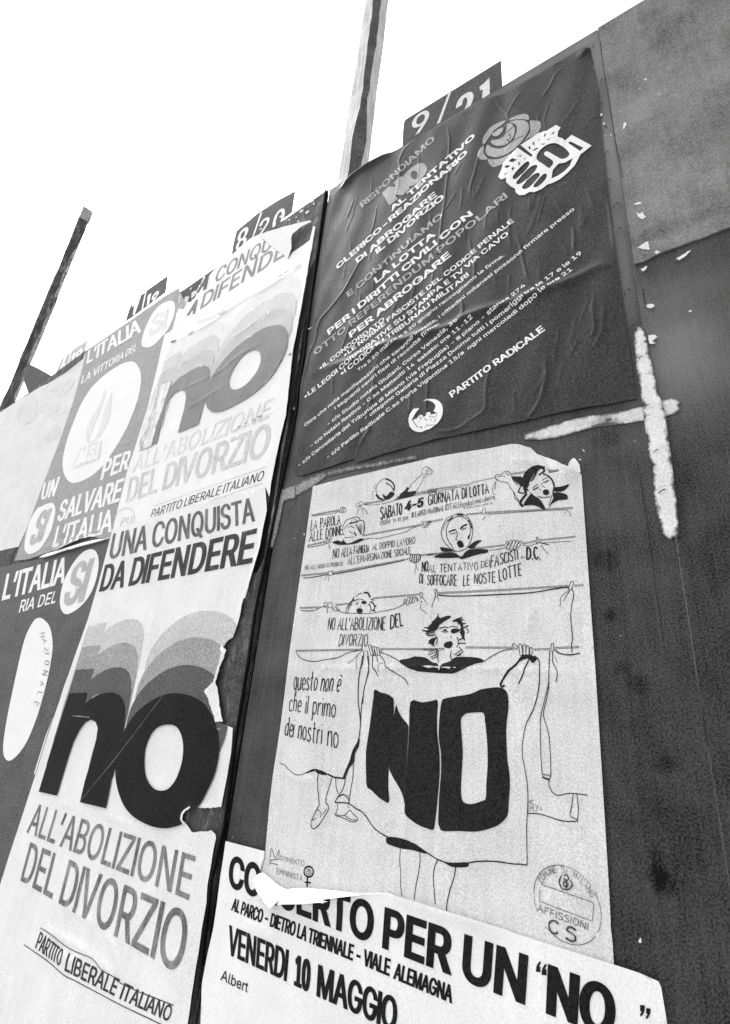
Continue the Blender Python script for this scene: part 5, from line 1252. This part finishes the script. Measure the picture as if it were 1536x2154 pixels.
def rope(a, b, reg, amp=8, step=22):
    """a twisted cord drawn as a chain of little slanted loops"""
    A, B = [np.array([float(c) for c in t.split(',')]) for t in (a, b)]
    L = np.hypot(*(B - A))
    d = (B - A) / L
    n = np.array([-d[1], d[0]])
    out = []
    k = int(L / step)
    for s in (1, -1):
        P = [A + d * L * i / (2 * k) + n * s * (amp * (.45 + .55 * abs(math.sin(i * math.pi / 2)))) for i in range(2 * k + 1)]
        out.append('2.6:' + ' '.join('%s%.1f,%.1f' % (reg if j == 0 else '', *p) for j, p in enumerate(P)))
    for i in range(k):
        p = A + d * L * (i + .15) / k - n * amp * .8
        q = A + d * L * (i + .85) / k + n * amp * .8
        out.append('3:%s%.1f,%.1f %.1f,%.1f' % (reg, *p, *q))
    return out

def oval(cx, cy, rx, ry, n=10, rot=0.0):
    return ' '.join('%.1f,%.1f' % (cx + rx * math.cos(t) * math.cos(rot) - ry * math.sin(t) * math.sin(rot), cy + rx * math.cos(t) * math.sin(rot) + ry * math.sin(t) * math.cos(rot)) for t in [2 * math.pi * i / n for i in range(n)])

def fingers(reg, wd, items):
    """closed capsule outlines: (x0, y0, x1, y1, radius)"""
    out = []
    for x0, y0, x1, y1, r in items:
        a = math.atan2(y1 - y0, x1 - x0)
        P = [(x1 + r * math.cos(a + t), y1 + r * math.sin(a + t)) for t in (-1.57, -.8, 0, .8, 1.57)] + [(x0 + r * math.cos(a + t), y0 + r * math.sin(a + t)) for t in (1.57, 2.4, 3.14, 3.9, 4.71)]
        P.append(P[0])
        out.append('%g:' % wd + ' '.join('%s%.1f,%.1f' % (reg if i == 0 else '', *p) for i, p in enumerate(P)))
    return out

ropes = []
for a in (('275,598', '545,545', 'M'), ('800,482', '1010,448', 'M'), ('1130,412', '1536,342', 'M'), ('0,325', '280,285', 'N'), ('805,172', '930,150', 'N'), ('1160,150', '1250,140', 'N'), ('230,905', '400,865', 'M'), ('790,802', '1370,695', 'M'), ('0,632', '150,598', 'N'), ('370,556', '520,540', 'N'), ('545,538', '1380,492', 'N'),
          ('165,1205', '440,1178', 'M'), ('480,1180', '1210,1045', 'M'), ('1370,1000', '1536,985', 'M'), ('0,940', '260,905', 'N'), ('400,885', '740,845', 'N'), ('905,830', '1030,808', 'N'), ('1060,800', '1405,766', 'N'),
          ('150,380', '350,375', 'O'), ('510,350', '670,335', 'O'), ('890,282', '1200,256', 'O'), ('1200,256', '1360,242', 'O'), ('240,185', '760,160', 'Q'), ('760,160', '1290,126', 'Q'), ('1340,128', '1415,118', 'Q'),
          ('110,812', '780,800', 'O'), ('985,795', '1536,795', 'O'), ('120,640', '290,635', 'Q'), ('460,622', '840,626', 'Q'), ('1010,640', '1140,634', 'Q'), ('1180,628', '1380,620', 'Q')):
    ropes += rope(*a)
mov.pen('drawn_rope', ropes, M_PEN, 'M')
lines = ['4:N280,280 400,265 440,248 640,205', '4:M275,605 400,590 490,580 560,545', '4:M800,490 900,492 1000,478 1050,465 1160,435 1400,382 1536,362', '4:N0,345 150,325 280,300 400,275', '4:N560,552 700,546 900,531 1200,514 1330,512', '5:M230,922 340,905 430,880', '5:M760,845 880,828 960,830 1100,795 1220,765 1290,725 1370,700',
         '7:M190,1230 280,1222 430,1195', '7:M480,1195 700,1155 1000,1095 1200,1052 1250,1030', '5:N590,895 680,885 760,865', '5:N905,845 960,855 1010,840 1050,825', '8:N1060,820 1150,842', '4:N1070,826 1200,820 1360,808', '6:O165,405 240,411 310,402 360,375 420,360', '5:O520,400 600,430 700,434 860,436 960,417 1080,396 1170,362 1215,335',
         '9:Q240,200 320,208 500,206 780,194 1000,180 1180,150 1290,136', '6:Q1320,150 1335,200 1322,260 1310,380 1325,540 1316,600 1320,665', '9:Q1180,640 1220,670 1300,683 1385,670', '6:O115,830 170,890 290,920 420,900 540,880 640,830 760,806',
         '4:M760,490 735,560 730,590', '4:M765,500 790,560 790,598', '4:M790,520 830,562 825,586', '4:M740,480 775,458 790,485 750,502 720,515', '4:M720,490 735,480', '4:N530,495 550,500 545,550 520,545 525,505', '4:N520,605 545,585 550,570', '3:N1330,518 1305,545 1305,555', '3:N1330,518 1355,545 1362,576',
         '4:M440,880 460,935', '4:M455,905 445,930', '4:M440,1160 470,1165 485,1150 480,1195 445,1200 440,1160', '4:M440,1190 400,1250', '4:M450,1200 440,1272', '4:M1330,1080 1310,1190', '4:M1320,1090 1345,1150', '5:N1035,770 1050,772 1050,826 1036,828 1035,770', '5:N1080,845 1110,890 1150,930',
         '4:O400,325 425,325 425,370 400,370 400,325', '4:O440,330 475,325 475,372 440,375 440,330', '5:O430,375 430,432', '5:O1365,225 1390,228 1385,275 1368,270 1365,225', '4:O1375,332 1370,390 1410,410 1432,442', '4:O1390,270 1430,330 1436,358', '14:O1378,316 1382,322', '4:O1530,200 1520,260', '4:O1520,270 1500,320 1485,375',
         '4:Q215,155 232,158 235,212 218,212 215,155', '4:Q215,215 200,260 190,300', '4:Q235,215 246,246', '5:Q1312,92 1334,96 1314,158 1292,150 1312,92', '4:Q1300,165 1235,210 1225,292', '4:Q1300,170 1265,220 1256,250', '4:O775,740 785,742 782,812 772,810 775,740', '4:O770,820 700,890 635,940', '4:O740,850 720,920 732,992',
         '5:Q1155,590 1172,594 1168,652 1150,648 1155,590', '6:Q1165,660 1165,740 1190,790 1202,840 1190,902', '4:Q1180,690 1202,742', '4:N645,242 622,300 620,345 642,372', '5:N650,250 640,315']
mov.pen('drawn_cloth', lines, M_PEN, 'M')
# the women
mov.pen('drawn_woman', ['5:930,290 970,246 1020,226 1070,246 1105,290 1106,340 1085,375', '4:930,290 920,340 935,390 975,430 1020,440', '11:1020,230 1075,255 1106,300 1098,340', '7:1020,270 1070,300 1100,350', '13:922,390 950,425 990,436', '3:920,280 895,315 925,330', '3:905,350 880,380 895,410 870,442',
        '4:1390,180 1385,150 1415,110 1450,115 1480,140 1490,165 1465,185 1430,180 1405,188 1390,180', '3:1415,150 1440,145 1425,178', '3:1440,120 1455,150 1440,165', '3:1465,130 1478,160', '4:1385,185 1330,235 1280,290 1255,330', '4:1405,205 1390,250 1350,320 1325,368', '4:1405,216 1432,198', '5:1170,390 1190,410 1280,395'], M_PEN, 'M',
        fills=['M985,380 1025,405 1060,365 1085,360 1108,385 1060,432 1010,438', 'M1255,325 1232,315 1220,340 1165,385 1155,412 1100,442 1150,432 1290,402 1322,375 1325,352 1290,356 1240,360'], label='woman seen from behind raising a fist')
mov.pen('drawn_woman', ['6:590,700 620,650 680,625 740,616 766,650 790,650 808,700 800,770 782,802', '5:600,735 640,690 680,662', '10:660,680 700,670 742,660', '5:640,720 670,708 700,722', '8:720,690 750,752', '5:740,720 762,782', '7:770,690 770,792', '10:700,770 722,802', '4:600,825 700,815', '4:590,700 585,760 600,800', '4:700,640 760,655',
        '4:650,760 690,780', '6:755,700 760,770', '4:790,690 795,760'], M_PEN, 'M', fills=['M480,870 530,850 580,862 590,835 600,855 640,882 720,850 770,830 800,845 700,886 560,896 510,886'], label='woman with rough dark hair, small')
mov.pen('drawn_woman', ['20:915,290 910,240 930,170 980,120 1050,98 1110,115', '26:965,190 1000,152 1040,115', '14:1040,100 1030,170 985,240', '16:1060,180 1110,142 1088,112', '12:1100,170 1150,192 1190,240 1203,300 1190,350', '12:930,230 915,290 938,350', '10:962,270 942,310 962,332', '12:885,290 865,340 900,352 942,345', '22:940,360 900,410 882,450 905,476',
        '5:1130,130 1165,140 1150,155 1185,155 1250,145', '5:975,345 990,370 1030,395 1060,405', '7:1055,385 1100,396 1165,386', '5:1195,350 1180,380 1152,470', '7:1000,310 1015,290 1048,270', '12:1005,322 1030,310 1050,298', '6:1090,232 1115,215 1142,205', '10:1100,255 1130,245 1152,230', '5:1085,255 1090,280 1115,300', '9:1068,320 1074,322',
        '5:640,200 660,175 700,180 730,146 775,150 800,180 802,210 830,250 860,280', '5:650,225 690,240 730,246 765,260 785,300 820,345 850,400 872,430', '4:660,200 700,190 742,198', '4:650,180 645,210 670,228', '4:735,160 782,182', '5:820,350 830,400 872,440'], M_PEN, 'N',
        fills=['N905,255 915,190 960,130 1020,100 1060,92 1105,106 1060,135 1010,180 975,235 950,300 940,345 915,330', 'N920,442 985,356 1010,376 1060,405 1112,480 1112,512 1060,486 990,466 920,472', 'N1150,500 1170,450 1196,400 1190,370 1210,345 1270,350 1326,370 1326,412 1250,420 1190,450 1165,476', 'N1195,332 1210,300 1270,290 1346,270 1310,320 1260,340 1210,337', 'N805,195 850,195 905,205 900,290 870,270 820,230', 'N' + oval(1126, 345, 31, 28)], label='woman in a dark collar with tied hair, mouth open')
mov.pen('drawn_woman', ['6:130,720 150,650 190,590 250,560 310,546 370,570 415,630 430,700 420,780 395,840 370,880', '6:180,740 180,690 205,630 245,592 300,570 360,590 400,640 411,700 400,762', '6:130,720 145,790 190,850 232,890', '6:180,740 195,800 230,850 246,892', '15:190,620 240,580', '11:280,556 342,560', '11:390,610 420,682', '12:205,722 240,706 272,700',
        '15:315,690 345,662 376,650', '7:215,740 245,736 266,728', '8:330,700 350,690 368,682', '6:275,710 285,750 270,790 292,796', '7:320,775 324,777', '6:240,892 280,906 330,896 372,880', '4:150,700 165,650 200,610'], M_PEN, 'N',
        fills=['N280,820 310,800 336,820 346,856 320,871 295,861', 'N380,772 405,742 395,792', 'N125,865 170,870 235,886 240,905 140,905', 'N385,872 410,840 460,806 516,800 470,840 440,876', 'N60,960 150,920 260,920 300,945 330,950 390,890 560,885 576,905 560,920 460,940 330,980 300,966 180,970'], label='woman in a headscarf shouting')
mov.pen('drawn_woman', ['6:720,265 750,240 782,230', '15:800,225 840,230 862,270', '8:620,400 650,350 690,310 722,300', '7:640,410 655,370 680,340', '9:630,380 660,330 700,285', '6:610,415 640,425', '10:860,320 890,330 910,370 890,412', '8:880,310 905,350 925,365', '8:870,290 902,302', '7:850,340 870,380 860,420', '9:880,400 915,412', '5:720,345 746,335', '4:715,330 740,322',
        '4:770,350 760,376', '5:720,300 760,290 800,300', '6:700,265 680,300', '5:840,345 870,345', '4:480,370 500,400 530,420', '4:500,365 520,385 550,410', '4:520,370 560,405', '4:480,380 490,410'], M_PEN, 'O', fills=['O' + oval(802, 325, 27, 17), 'O' + oval(757, 408, 32, 26)], label='woman with curly hair half hidden behind a sheet')
hair = ['9:115,485 150,490 185,482', '8:130,462 180,468 218,470', '8:140,512 180,505 212,498', '9:180,440 215,425 242,402', '8:190,420 220,400 236,384', '8:230,400 238,375 240,354', '12:250,432 290,405 332,380', '9:250,410 300,385 342,374', '8:265,390 300,375 336,370', '12:170,572 200,560 222,545', '10:165,590 195,578 216,558', '9:190,600 205,606 212,612',
        '9:150,522 185,525 216,518', '8:145,500 190,490 225,480', '12:360,412 400,395 432,380', '10:380,412 415,405 442,398', '9:400,432 430,430 462,430', '9:410,480 445,465 482,448', '12:420,500 440,530 452,562', '10:410,562 430,552 452,540', '8:400,592 430,588 462,590', '14:430,470 448,500 440,545', '6:470,470 485,490 475,505', '6:160,682 205,665 242,650', '6:180,702 215,685 242,668', '6:190,716 225,700 246,688',
        '5:165,660 205,645 240,640', '6:370,682 400,662 432,640', '6:385,692 415,676 442,658', '6:400,690 425,680', '7:250,472 290,458 322,465', '5:265,490 295,500 320,492', '5:330,460 360,452 400,460', '5:313,546 317,548', '5:340,532 346,546', '6:245,650 235,700 246,742', '7:345,655 340,700 352,722', '5:300,585 340,574', '6:205,440 200,480 215,500', '7:220,530 235,560 225,600', '7:395,540 405,590 390,620', '6:230,640 220,690', '5:410,620 440,650']
mov.pen('drawn_woman', hair + ['6:Q610,737 680,690 760,650 850,635', '7:O960,850 1010,920 1025,975 1140,1050 1200,1085 1235,1130 1246,1152', '6:O975,830 1060,862 1150,912'], M_PEN, 'Q',
        fills=['Q285,605 300,582 342,572 358,590 350,615 330,630 295,622', 'Q342,496 353,474 395,470 416,487 395,500 362,510', 'Q150,472 200,418 238,368 262,388 328,374 338,384 290,404 255,432 240,468 216,486', 'Q163,572 203,545 214,560 206,600 190,603', 'Q368,402 408,384 424,402 440,432 444,498 434,540 418,500 422,452 396,420', 'Q' + oval(296, 484, 14, 9),
               'O1150,915 1250,890 1310,868 Q60,695 140,705 190,740 240,755 245,806 258,790 275,755 335,735 390,700 560,705 610,737 540,755 460,790 370,830 300,832 180,825 60,815 O1330,1015 1245,985'], label='largest woman, black shoulders, holding up the NO sheet')
hands = fingers('M', 4, [(560, 560, 575, 525, 9), (580, 562, 592, 522, 9), (600, 560, 610, 530, 9)]) + fingers('M', 4, [(405, 865, 420, 842, 8), (430, 868, 440, 840, 8), (455, 866, 465, 838, 8)]) + fingers('M', 4, [(1385, 690, 1390, 668, 10), (1400, 715, 1425, 665, 10), (1420, 715, 1450, 665, 10), (1440, 705, 1470, 660, 9)])
hands += fingers('M', 7, [(1270, 1050, 1280, 1000, 10), (1292, 1062, 1300, 1002, 10), (1315, 1068, 1322, 1000, 10), (1340, 1060, 1345, 998, 10)]) + fingers('N', 5, [(765, 872, 790, 815, 14), (795, 880, 825, 812, 14), (828, 872, 852, 815, 13), (855, 862, 885, 820, 12), (755, 820, 770, 835, 10)])
hands += fingers('O', 5, [(1215, 300, 1208, 325, 8), (1238, 340, 1255, 280, 12), (1265, 325, 1280, 280, 11), (1295, 318, 1310, 276, 11)]) + fingers('O', 5, [(860, 765, 885, 850, 14), (888, 780, 908, 850, 13), (915, 785, 925, 850, 13), (940, 790, 950, 848, 11), (975, 800, 970, 825, 9)])
hands += fingers('Q', 5, [(850, 605, 870, 625, 12), (902, 605, 912, 675, 12), (935, 612, 938, 678, 12), (962, 622, 962, 680, 12), (990, 632, 988, 672, 10)])
i0 = 0
for n_ in (3, 3, 4, 4, 5, 4, 5, 5):
    mov.pen('drawn_hand', hands[i0:i0 + n_] + (['9:M1355,990 1372,1010 1362,1050'] if i0 == 10 else ['10:O1325,275 1345,300 1335,310'] if i0 == 19 else []), M_PEN, 'M')
    i0 += n_
# the held sheet, its folds and the legs below
sheet = ['15:Q915,700 870,760 810,812 770,870 745,920 755,940 776,930', '9:Q975,720 940,790 930,830 890,916', '7:Q1020,690 1055,730 1060,820 1056,900 1045,1000 1010,1120 960,1220', '6:T1060,50 1055,180 1030,290 1000,380 960,450 935,540 920,650 922,740 945,860 960,960 965,1100 955,1300 958,1520 958,1610', '6:Q1140,650 1135,800 1132,930',
         '6:T1135,130 1100,280 1070,400 1065,540 1068,700 1080,880', '6:T1135,170 1110,300 1090,400 1130,540 1145,700 1150,880 1135,930 1140,980 1170,1030 1220,1048 1300,1030 1445,1045', '6:T1080,880 1110,882 1150,888', '13:T1085,900 1110,912 1136,920', '7:T965,1195 1040,1195 1120,1215 1220,1248 1290,1258 1365,1255', '6:T1365,1255 1372,1150 1360,1040',
         '6:T1330,1040 1320,1130 1305,1210 1350,1235 1365,1255', '8:T0,1425 50,1440 100,1475 160,1515 230,1560 310,1590 360,1600 440,1590 480,1593 560,1580 700,1580 840,1600 900,1602 958,1610', '5:U630,95 622,180 630,300 628,380 640,480', '6:U782,130 785,200 770,310 750,410 738,505', '7:U930,180 905,240 893,330 900,430 908,540',
         '8:U1075,245 1060,330 1030,420 1005,530 1000,595', '9:S920,0 905,100 885,210 878,330 880,440 895,560 900,640 893,740 872,840', '7:S965,0 980,100 975,170 945,270 925,380 910,480 902,640', '7:S835,990 830,1150 810,1260 790,1400', '7:S760,1150 740,1250 680,1350 660,1385', '5:S135,1020 180,1035 230,1090 300,1130 370,1115 440,1080 500,1080',
         '11:S590,1120 650,1150 745,1162', '7:S500,1120 495,1230 505,1330 510,1420', '7:S632,1150 600,1260 575,1340 575,1400', '6:S665,1160 670,1240 690,1310', '7:S505,1420 470,1490 435,1570 435,1620 460,1640 510,1600 550,1540 600,1450 590,1410 575,1400', '5:S480,1460 510,1465 530,1500 520,1530', '5:S440,1560 480,1540', '5:S545,1500 560,1480 582,1450',
         '5:S680,1400 685,1440 670,1490 700,1515 750,1510 800,1465 830,1500 865,1530 875,1560 820,1575 770,1550 700,1525 660,1510 655,1500 670,1490', '5:S750,1510 790,1540 830,1555 870,1556', '5:S780,1420 792,1450', '8:S660,1385 690,1340 740,1315 780,1345 795,1400', '9:S660,1390 720,1392 790,1400 860,1450 910,1475 960,1530 1000,1590 1040,1640 1100,1685 1165,1720',
         '7:O830,810 850,900 850,980 830,1080 800,1200 788,1344', '8:O890,850 885,930 890,980 920,1020 942,1066', '7:O930,870 942,922', '4:O1000,935 950,945 945,985 956,1032', '8:O800,812 792,900 770,990']
mov.pen('drawn_sheet', sheet, M_INKM, 'T', fills=['Q915,690 960,680 1030,700 1035,722 1000,750 975,716 930,720 900,736', 'S870,820 895,780 885,860 850,930 845,1000 800,1060 770,1130 755,1170 735,1150 770,1060 800,990 825,900', 'S380,1118 440,1078 490,1074 480,1088 420,1105', 'S485,1082 530,1086 590,1120 560,1130 485,1110',
        'U525,0 620,8 700,35 760,70 800,100 840,135 790,126 720,106 640,95 560,70 515,45', 'U940,180 1000,202 1060,207 1170,207 1170,240 1080,245 1030,236 980,206'])
mov.fill('no_letters', ['S1035,320 1090,345 1150,360 1200,390 1218,430 1215,600 1190,800 1170,1050 1165,1250 1172,1390 1100,1360 1050,1320 1000,1270 962,1240 955,1130 955,900 985,700 1010,500 1025,400',
                        'S1240,465 1260,520 1300,590 1350,650 1360,700 1350,900 1340,1150 1325,1395 1305,1330 1270,1250 1220,1170 1190,1110 1172,1060 1180,900 1200,700 1225,530',
                        'T20,292 110,298 190,285 237,285 232,420 235,560 250,680 255,850 240,1050 225,1200 205,1320 160,1315 100,1295 40,1260 -22,1200 S1325,1395 1335,1200 1352,950 1366,700'], M_INKM, 'S', n=3, sm=True)
OO = 'T300,265 380,250 500,230 580,195 680,178 740,178 785,200 805,250 808,340 795,450 790,560 800,760 815,860 820,980 812,1080 805,1190 780,1240 720,1290 640,1320 540,1340 400,1335 280,1335 252,1300 242,1250 250,1050 265,850 262,700 245,580 250,440 262,330 275,280'
OI = 'T440,410 480,385 590,378 612,400 620,460 635,600 640,720 640,820 630,950 625,1070 590,1095 510,1118 450,1105 432,1070 425,990 435,800 440,700 432,580 425,450'
mov.fill('no_letters', [OO], M_INKM, 'T', n=3, holes=[OI])
mov.hand([('LA PAROLA', 'M262,750 560,682 555,590 275,650'), ('ALLE DONNE', 'M248,865 582,790 578,700 258,765'), ('SABATO', 'M968,635 1180,585 1182,475 968,515', .11), ('GIORNATA DI LOTTA', 'N8,466 582,355 576,262 8,368', .1), ('dalle 11 in poi', 'M965,698 1245,638 1243,605 965,660', .13), ('in LARGO MARINAI d\'ITALIA', 'M1285,620 N335,482 332,425 M1285,572', .1),
          ('palazzina Liberty', 'N348,480 640,408 636,380 345,448', .13), ('corso XXII Marzo', 'N352,505 620,455 616,438 350,488', .14), ('NO ALLA FAMIGLIA', 'M485,1035 852,965 852,892 495,940'), ('AL DOPPIO LAVORO', 'M888,950 1315,885 1315,815 890,885'), ("ALL'EMARGINAZIONE SOCIALE", 'M635,1095 1270,985 1265,920 640,1022'),
          ('AL TENTATIVO', 'N8,1105 480,1080 480,1008 12,1036'), ('DEI', 'N510,1066 590,1042 590,982 512,1002'), ('FASCISTI', 'N598,1062 862,980 852,888 606,950'), ('&', 'N880,978 920,972 920,940 880,945'), ('SOFFOCARE', 'N0,1222 282,1232 278,1130 5,1130'), ('DI', 'N-75,1205 -45,1212 -42,1120 -70,1115'), ('LE', 'N340,1230 402,1222 402,1130 345,1136'),
          ('NOSTE', 'N445,1213 646,1198 642,1100 450,1120'), ('LOTTE', 'N685,1186 896,1130 890,1018 676,1082'), ("NO ALL'ABOLIZIONE", 'O435,598 1015,600 1020,472 450,482', .08), ('DEL', 'O1068,590 1195,552 1182,430 1072,455', .1), ('DIVORZIO', 'O545,756 835,766 840,645 565,646', .08)], M_PEN, 'M', .09, name='hand_lettering')
mov.hand([('NO', 'N-52,1100 5,1090 5,995 -48,1010', .11), ('D.C.', 'N945,980 1070,976 1056,865 946,870', .13), ('questo non è', 'S265,318 698,338 722,222 270,205', .1), ('che il primo', 'S220,520 660,582 668,462 232,415', .1), ('dei nostri no', 'S180,750 686,876 690,732 195,640', .1), ('MC.', 'T962,1120 1028,1125 1022,1086 965,1086', .1), ('EM.74', 'T962,1172 1078,1173 1076,1130 962,1136', .1)], M_INKM, 'S', .1)
mov.text('4-5', 'M1205,560 1400,512 1408,415 1222,462', M_INKM, 'M', .3, .2)
mov.hand([("NO ALL'ABORTO PROIBITO", 'M205,1150 585,1106 585,1065 208,1105', .1)], M_PENF, 'M')
mov.hand([('OVIMENTO', 'H885,648 1078,698 1080,655 888,612', .09), ('EMMINISTA', 'H857,757 1064,817 1066,775 862,715', .09)], M_INKM, 'H')
mov.pen('drawn_initials', ['4:H805,628 817,550 846,632 880,560 872,642', '4:H800,690 806,640', '4:H804,650 870,640', '4:H804,668 866,686'], M_INKM, 'H')
mov.pen('woman_symbol', ['11:H' + oval(1116, 742, 38, 42) + ' 1154,742', '4:H1095,745 1110,725 1130,730 1135,755 1115,765 1098,755', '4:H1110,730 1112,755', '4:H1122,732 1124,752', '12:H1106,786 1102,860', '10:H1085,826 1132,832'], M_INKM, 'H')
# round office stamp
c0 = mov.w('508,538', 'V')[0]
rr = np.hypot(*(mov.w('770,560', 'V')[0] - mov.w('240,500', 'V')[0])) / 2
def arc(a0, a1, r):
    return np.array([c0 + r * np.array([math.cos(math.radians(t)), math.sin(math.radians(t))]) for t in np.linspace(a0, a1, 24)])
gs = [ribbon(arc(90, 178, rr), rr * .022), ribbon(arc(182, 205, rr), rr * .014), ribbon(arc(228, 322, rr), rr * .018), ribbon(arc(-30, 30, rr), rr * .014), ribbon(arc(40, 88, rr), rr * .013)]
for i, ch in enumerate('COMUNE DI MILANO'):
    if ch == ' ':
        continue
    a = math.radians(150 - i * 8.1)
    u_, t_ = np.array([math.cos(a), math.sin(a)]), np.array([math.sin(a), -math.cos(a)])
    hh, ww = rr * .165, rr * .085
    b = c0 + u_ * rr * .80 - t_ * ww / 2
    q = np.array([b, b + t_ * ww, b + t_ * ww + u_ * hh, b + u_ * hh])
    gs += hand_text(ch, q, .1 if i < 7 else .07)
for P in ('300,378 715,525 730,540 718,680 290,515 300,378',):
    gs.append(ribbon(resample(mov.w(P, 'V'), .01, False), rr * .018))
gs += hand_text('AFFISSIONI', mov.quad('275,595 680,748 688,695 282,545', 'V'), .12)
gs += hand_text('C', mov.quad('365,760 440,785 446,685 372,662', 'V'), .15) + hand_text('S', mov.quad('505,825 582,845 585,735 512,715', 'V'), .15)
for P in ('470,310 450,360 470,410 520,425 555,395 552,370', '490,310 515,305 525,340 500,350 490,330', '485,360 520,370 515,400 490,395 485,365', '505,340 510,420', '460,340 450,370 465,395', '540,350 556,380 545,405'):
    gs.append(ribbon(smooth(mov.w(P, 'V'), False, 3), rr * .035))
mov.ink('office_stamp', [gs], M_STAMP, 2, 'round town hall posting stamp')
# corner torn and turned over, and the torn white rim along the top
flap(mov.root, 'N1035,-2 1080,8 1160,35 1250,72 1340,108 1352,80 1378,50 1402,38 1432,70 1452,100 1452,155 1400,160 1340,157 1262,140 1180,122 1140,85 1110,58 1070,30', 'N', .004, 'N1110,58 1200,125 1452,158', .012, M_BACK, 'turned_corner', rip=.0005)

# ------------------------------------------------------------------ concert notice at the bottom
OFF = .0052
co = np.concatenate([W('_475.9,1768.9 H600,535 763,577', off=OFF), jag(W('H763,577 752,640 735,690 722,740 715,800 740,900 830,1000 940,975 1200,950 U0,495 300,475 515,448', off=OFF), .0006, .012, seed=51), W('U515,448 640,485 850,545 1000,595 1200,655 1480,750', off=OFF),
                     W('V100,780 450,890 890,1030 1090,1095 1250,1165 1272,1215 1330,1560', off=OFF), W('_1150,2420 _800,2330 _420,2230', off=OFF), W('H255,1640 300,1400 345,1200 375,1000 400,800 425,640', off=OFF)])
cr = creases([(.004, .010, 'U515,460 640,495 850,560 1000,610 1200,670 1480,765'), (.003, .012, 'H900,1010 1100,1000 1536,960'), (.0015, .004, 'H380,935 450,970 490,1010'), (.002, .012, 'H600,1130 700,1200 900,1330')], 'U', OFF)
con = Poster('concert_notice', 'white concert notice in heavy black capitals with its torn top edge folded over', co, OFF, M_PAPER_N, .008, rel_simple(.001, .13, 81, cr))
con.text('CONCERTO PER UN', '_481,1864 _1106,2113 _1113,2009 _486,1797', M_INK, '_', .23, .19)
con.text('NO', '_1149,2130 _1292,2186 _1299,2080 _1153.5,2026', M_INK, '_', .24, .19)
QM = ('V262,1085 266,1045 282,1012 301,1000 301,1020 288,1040 299,1047 299,1090', 'V308,1110 312,1066 328,1032 348,1020 348,1040 335,1060 348,1067 348,1116')
con.fill('quotation_marks', QM, M_INK, 'V', sm=False)
con.fill('quotation_marks', [' '.join('V%f,%f' % (1150 - (float(p.split(',')[0]) - 300), 1408 - (float(p.split(',')[1]) - 1060)) for p in t[1:].split()) for t in QM], M_INK, 'V', sm=False)
con.text('AL PARCO - DIETRO LA TRIENNALE - VIALE', '_487.6,1914 _821,2053 _824,2017 _493,1888', M_INK, '_', .2, .17)
con.text('ALEMAGNA', '_828.4,2057 _952,2110 _955,2073 _833.6,2023', M_INK, '_', .2, .17)
con.text('VENERDì'.replace('ì', 'I'), '_480,2006 _605,2064 _610,1998 _484,1945', M_INK, '_', .175, .15)
con.text('10', '_620,2071 _653,2087 _657,2021 _623,2006', M_INK, '_', .2, .16)
con.text('MAGGIO', '_667,2094 _835,2170 _840,2100 _671,2027', M_INK, '_', .2, .16)
con.text('Albert', '_465.5,2060 _522,2087 _525,2066 _470,2038', M_INK, '_', .18, .15)
flap(con.root, 'H905,992 925,940 955,880 1030,872 1110,874 1300,890 1536,915 U160,438 340,445 515,455 340,466 160,482 0,497 H1300,972 1100,988', 'H', .007, 'H955,878 1110,874 1536,917 U515,452', .016, M_BACK, seed=61, jg=.0001)
flap(con.root, 'H700,775 722,752 750,748 785,775 850,835 905,868 955,890 950,905 925,945 880,985 830,1030 790,985 745,930 708,865 690,810', 'H', .007, 'H740,745 850,830 955,888', .012, M_BACK, seed=62, jg=.0003, rip=.0003)
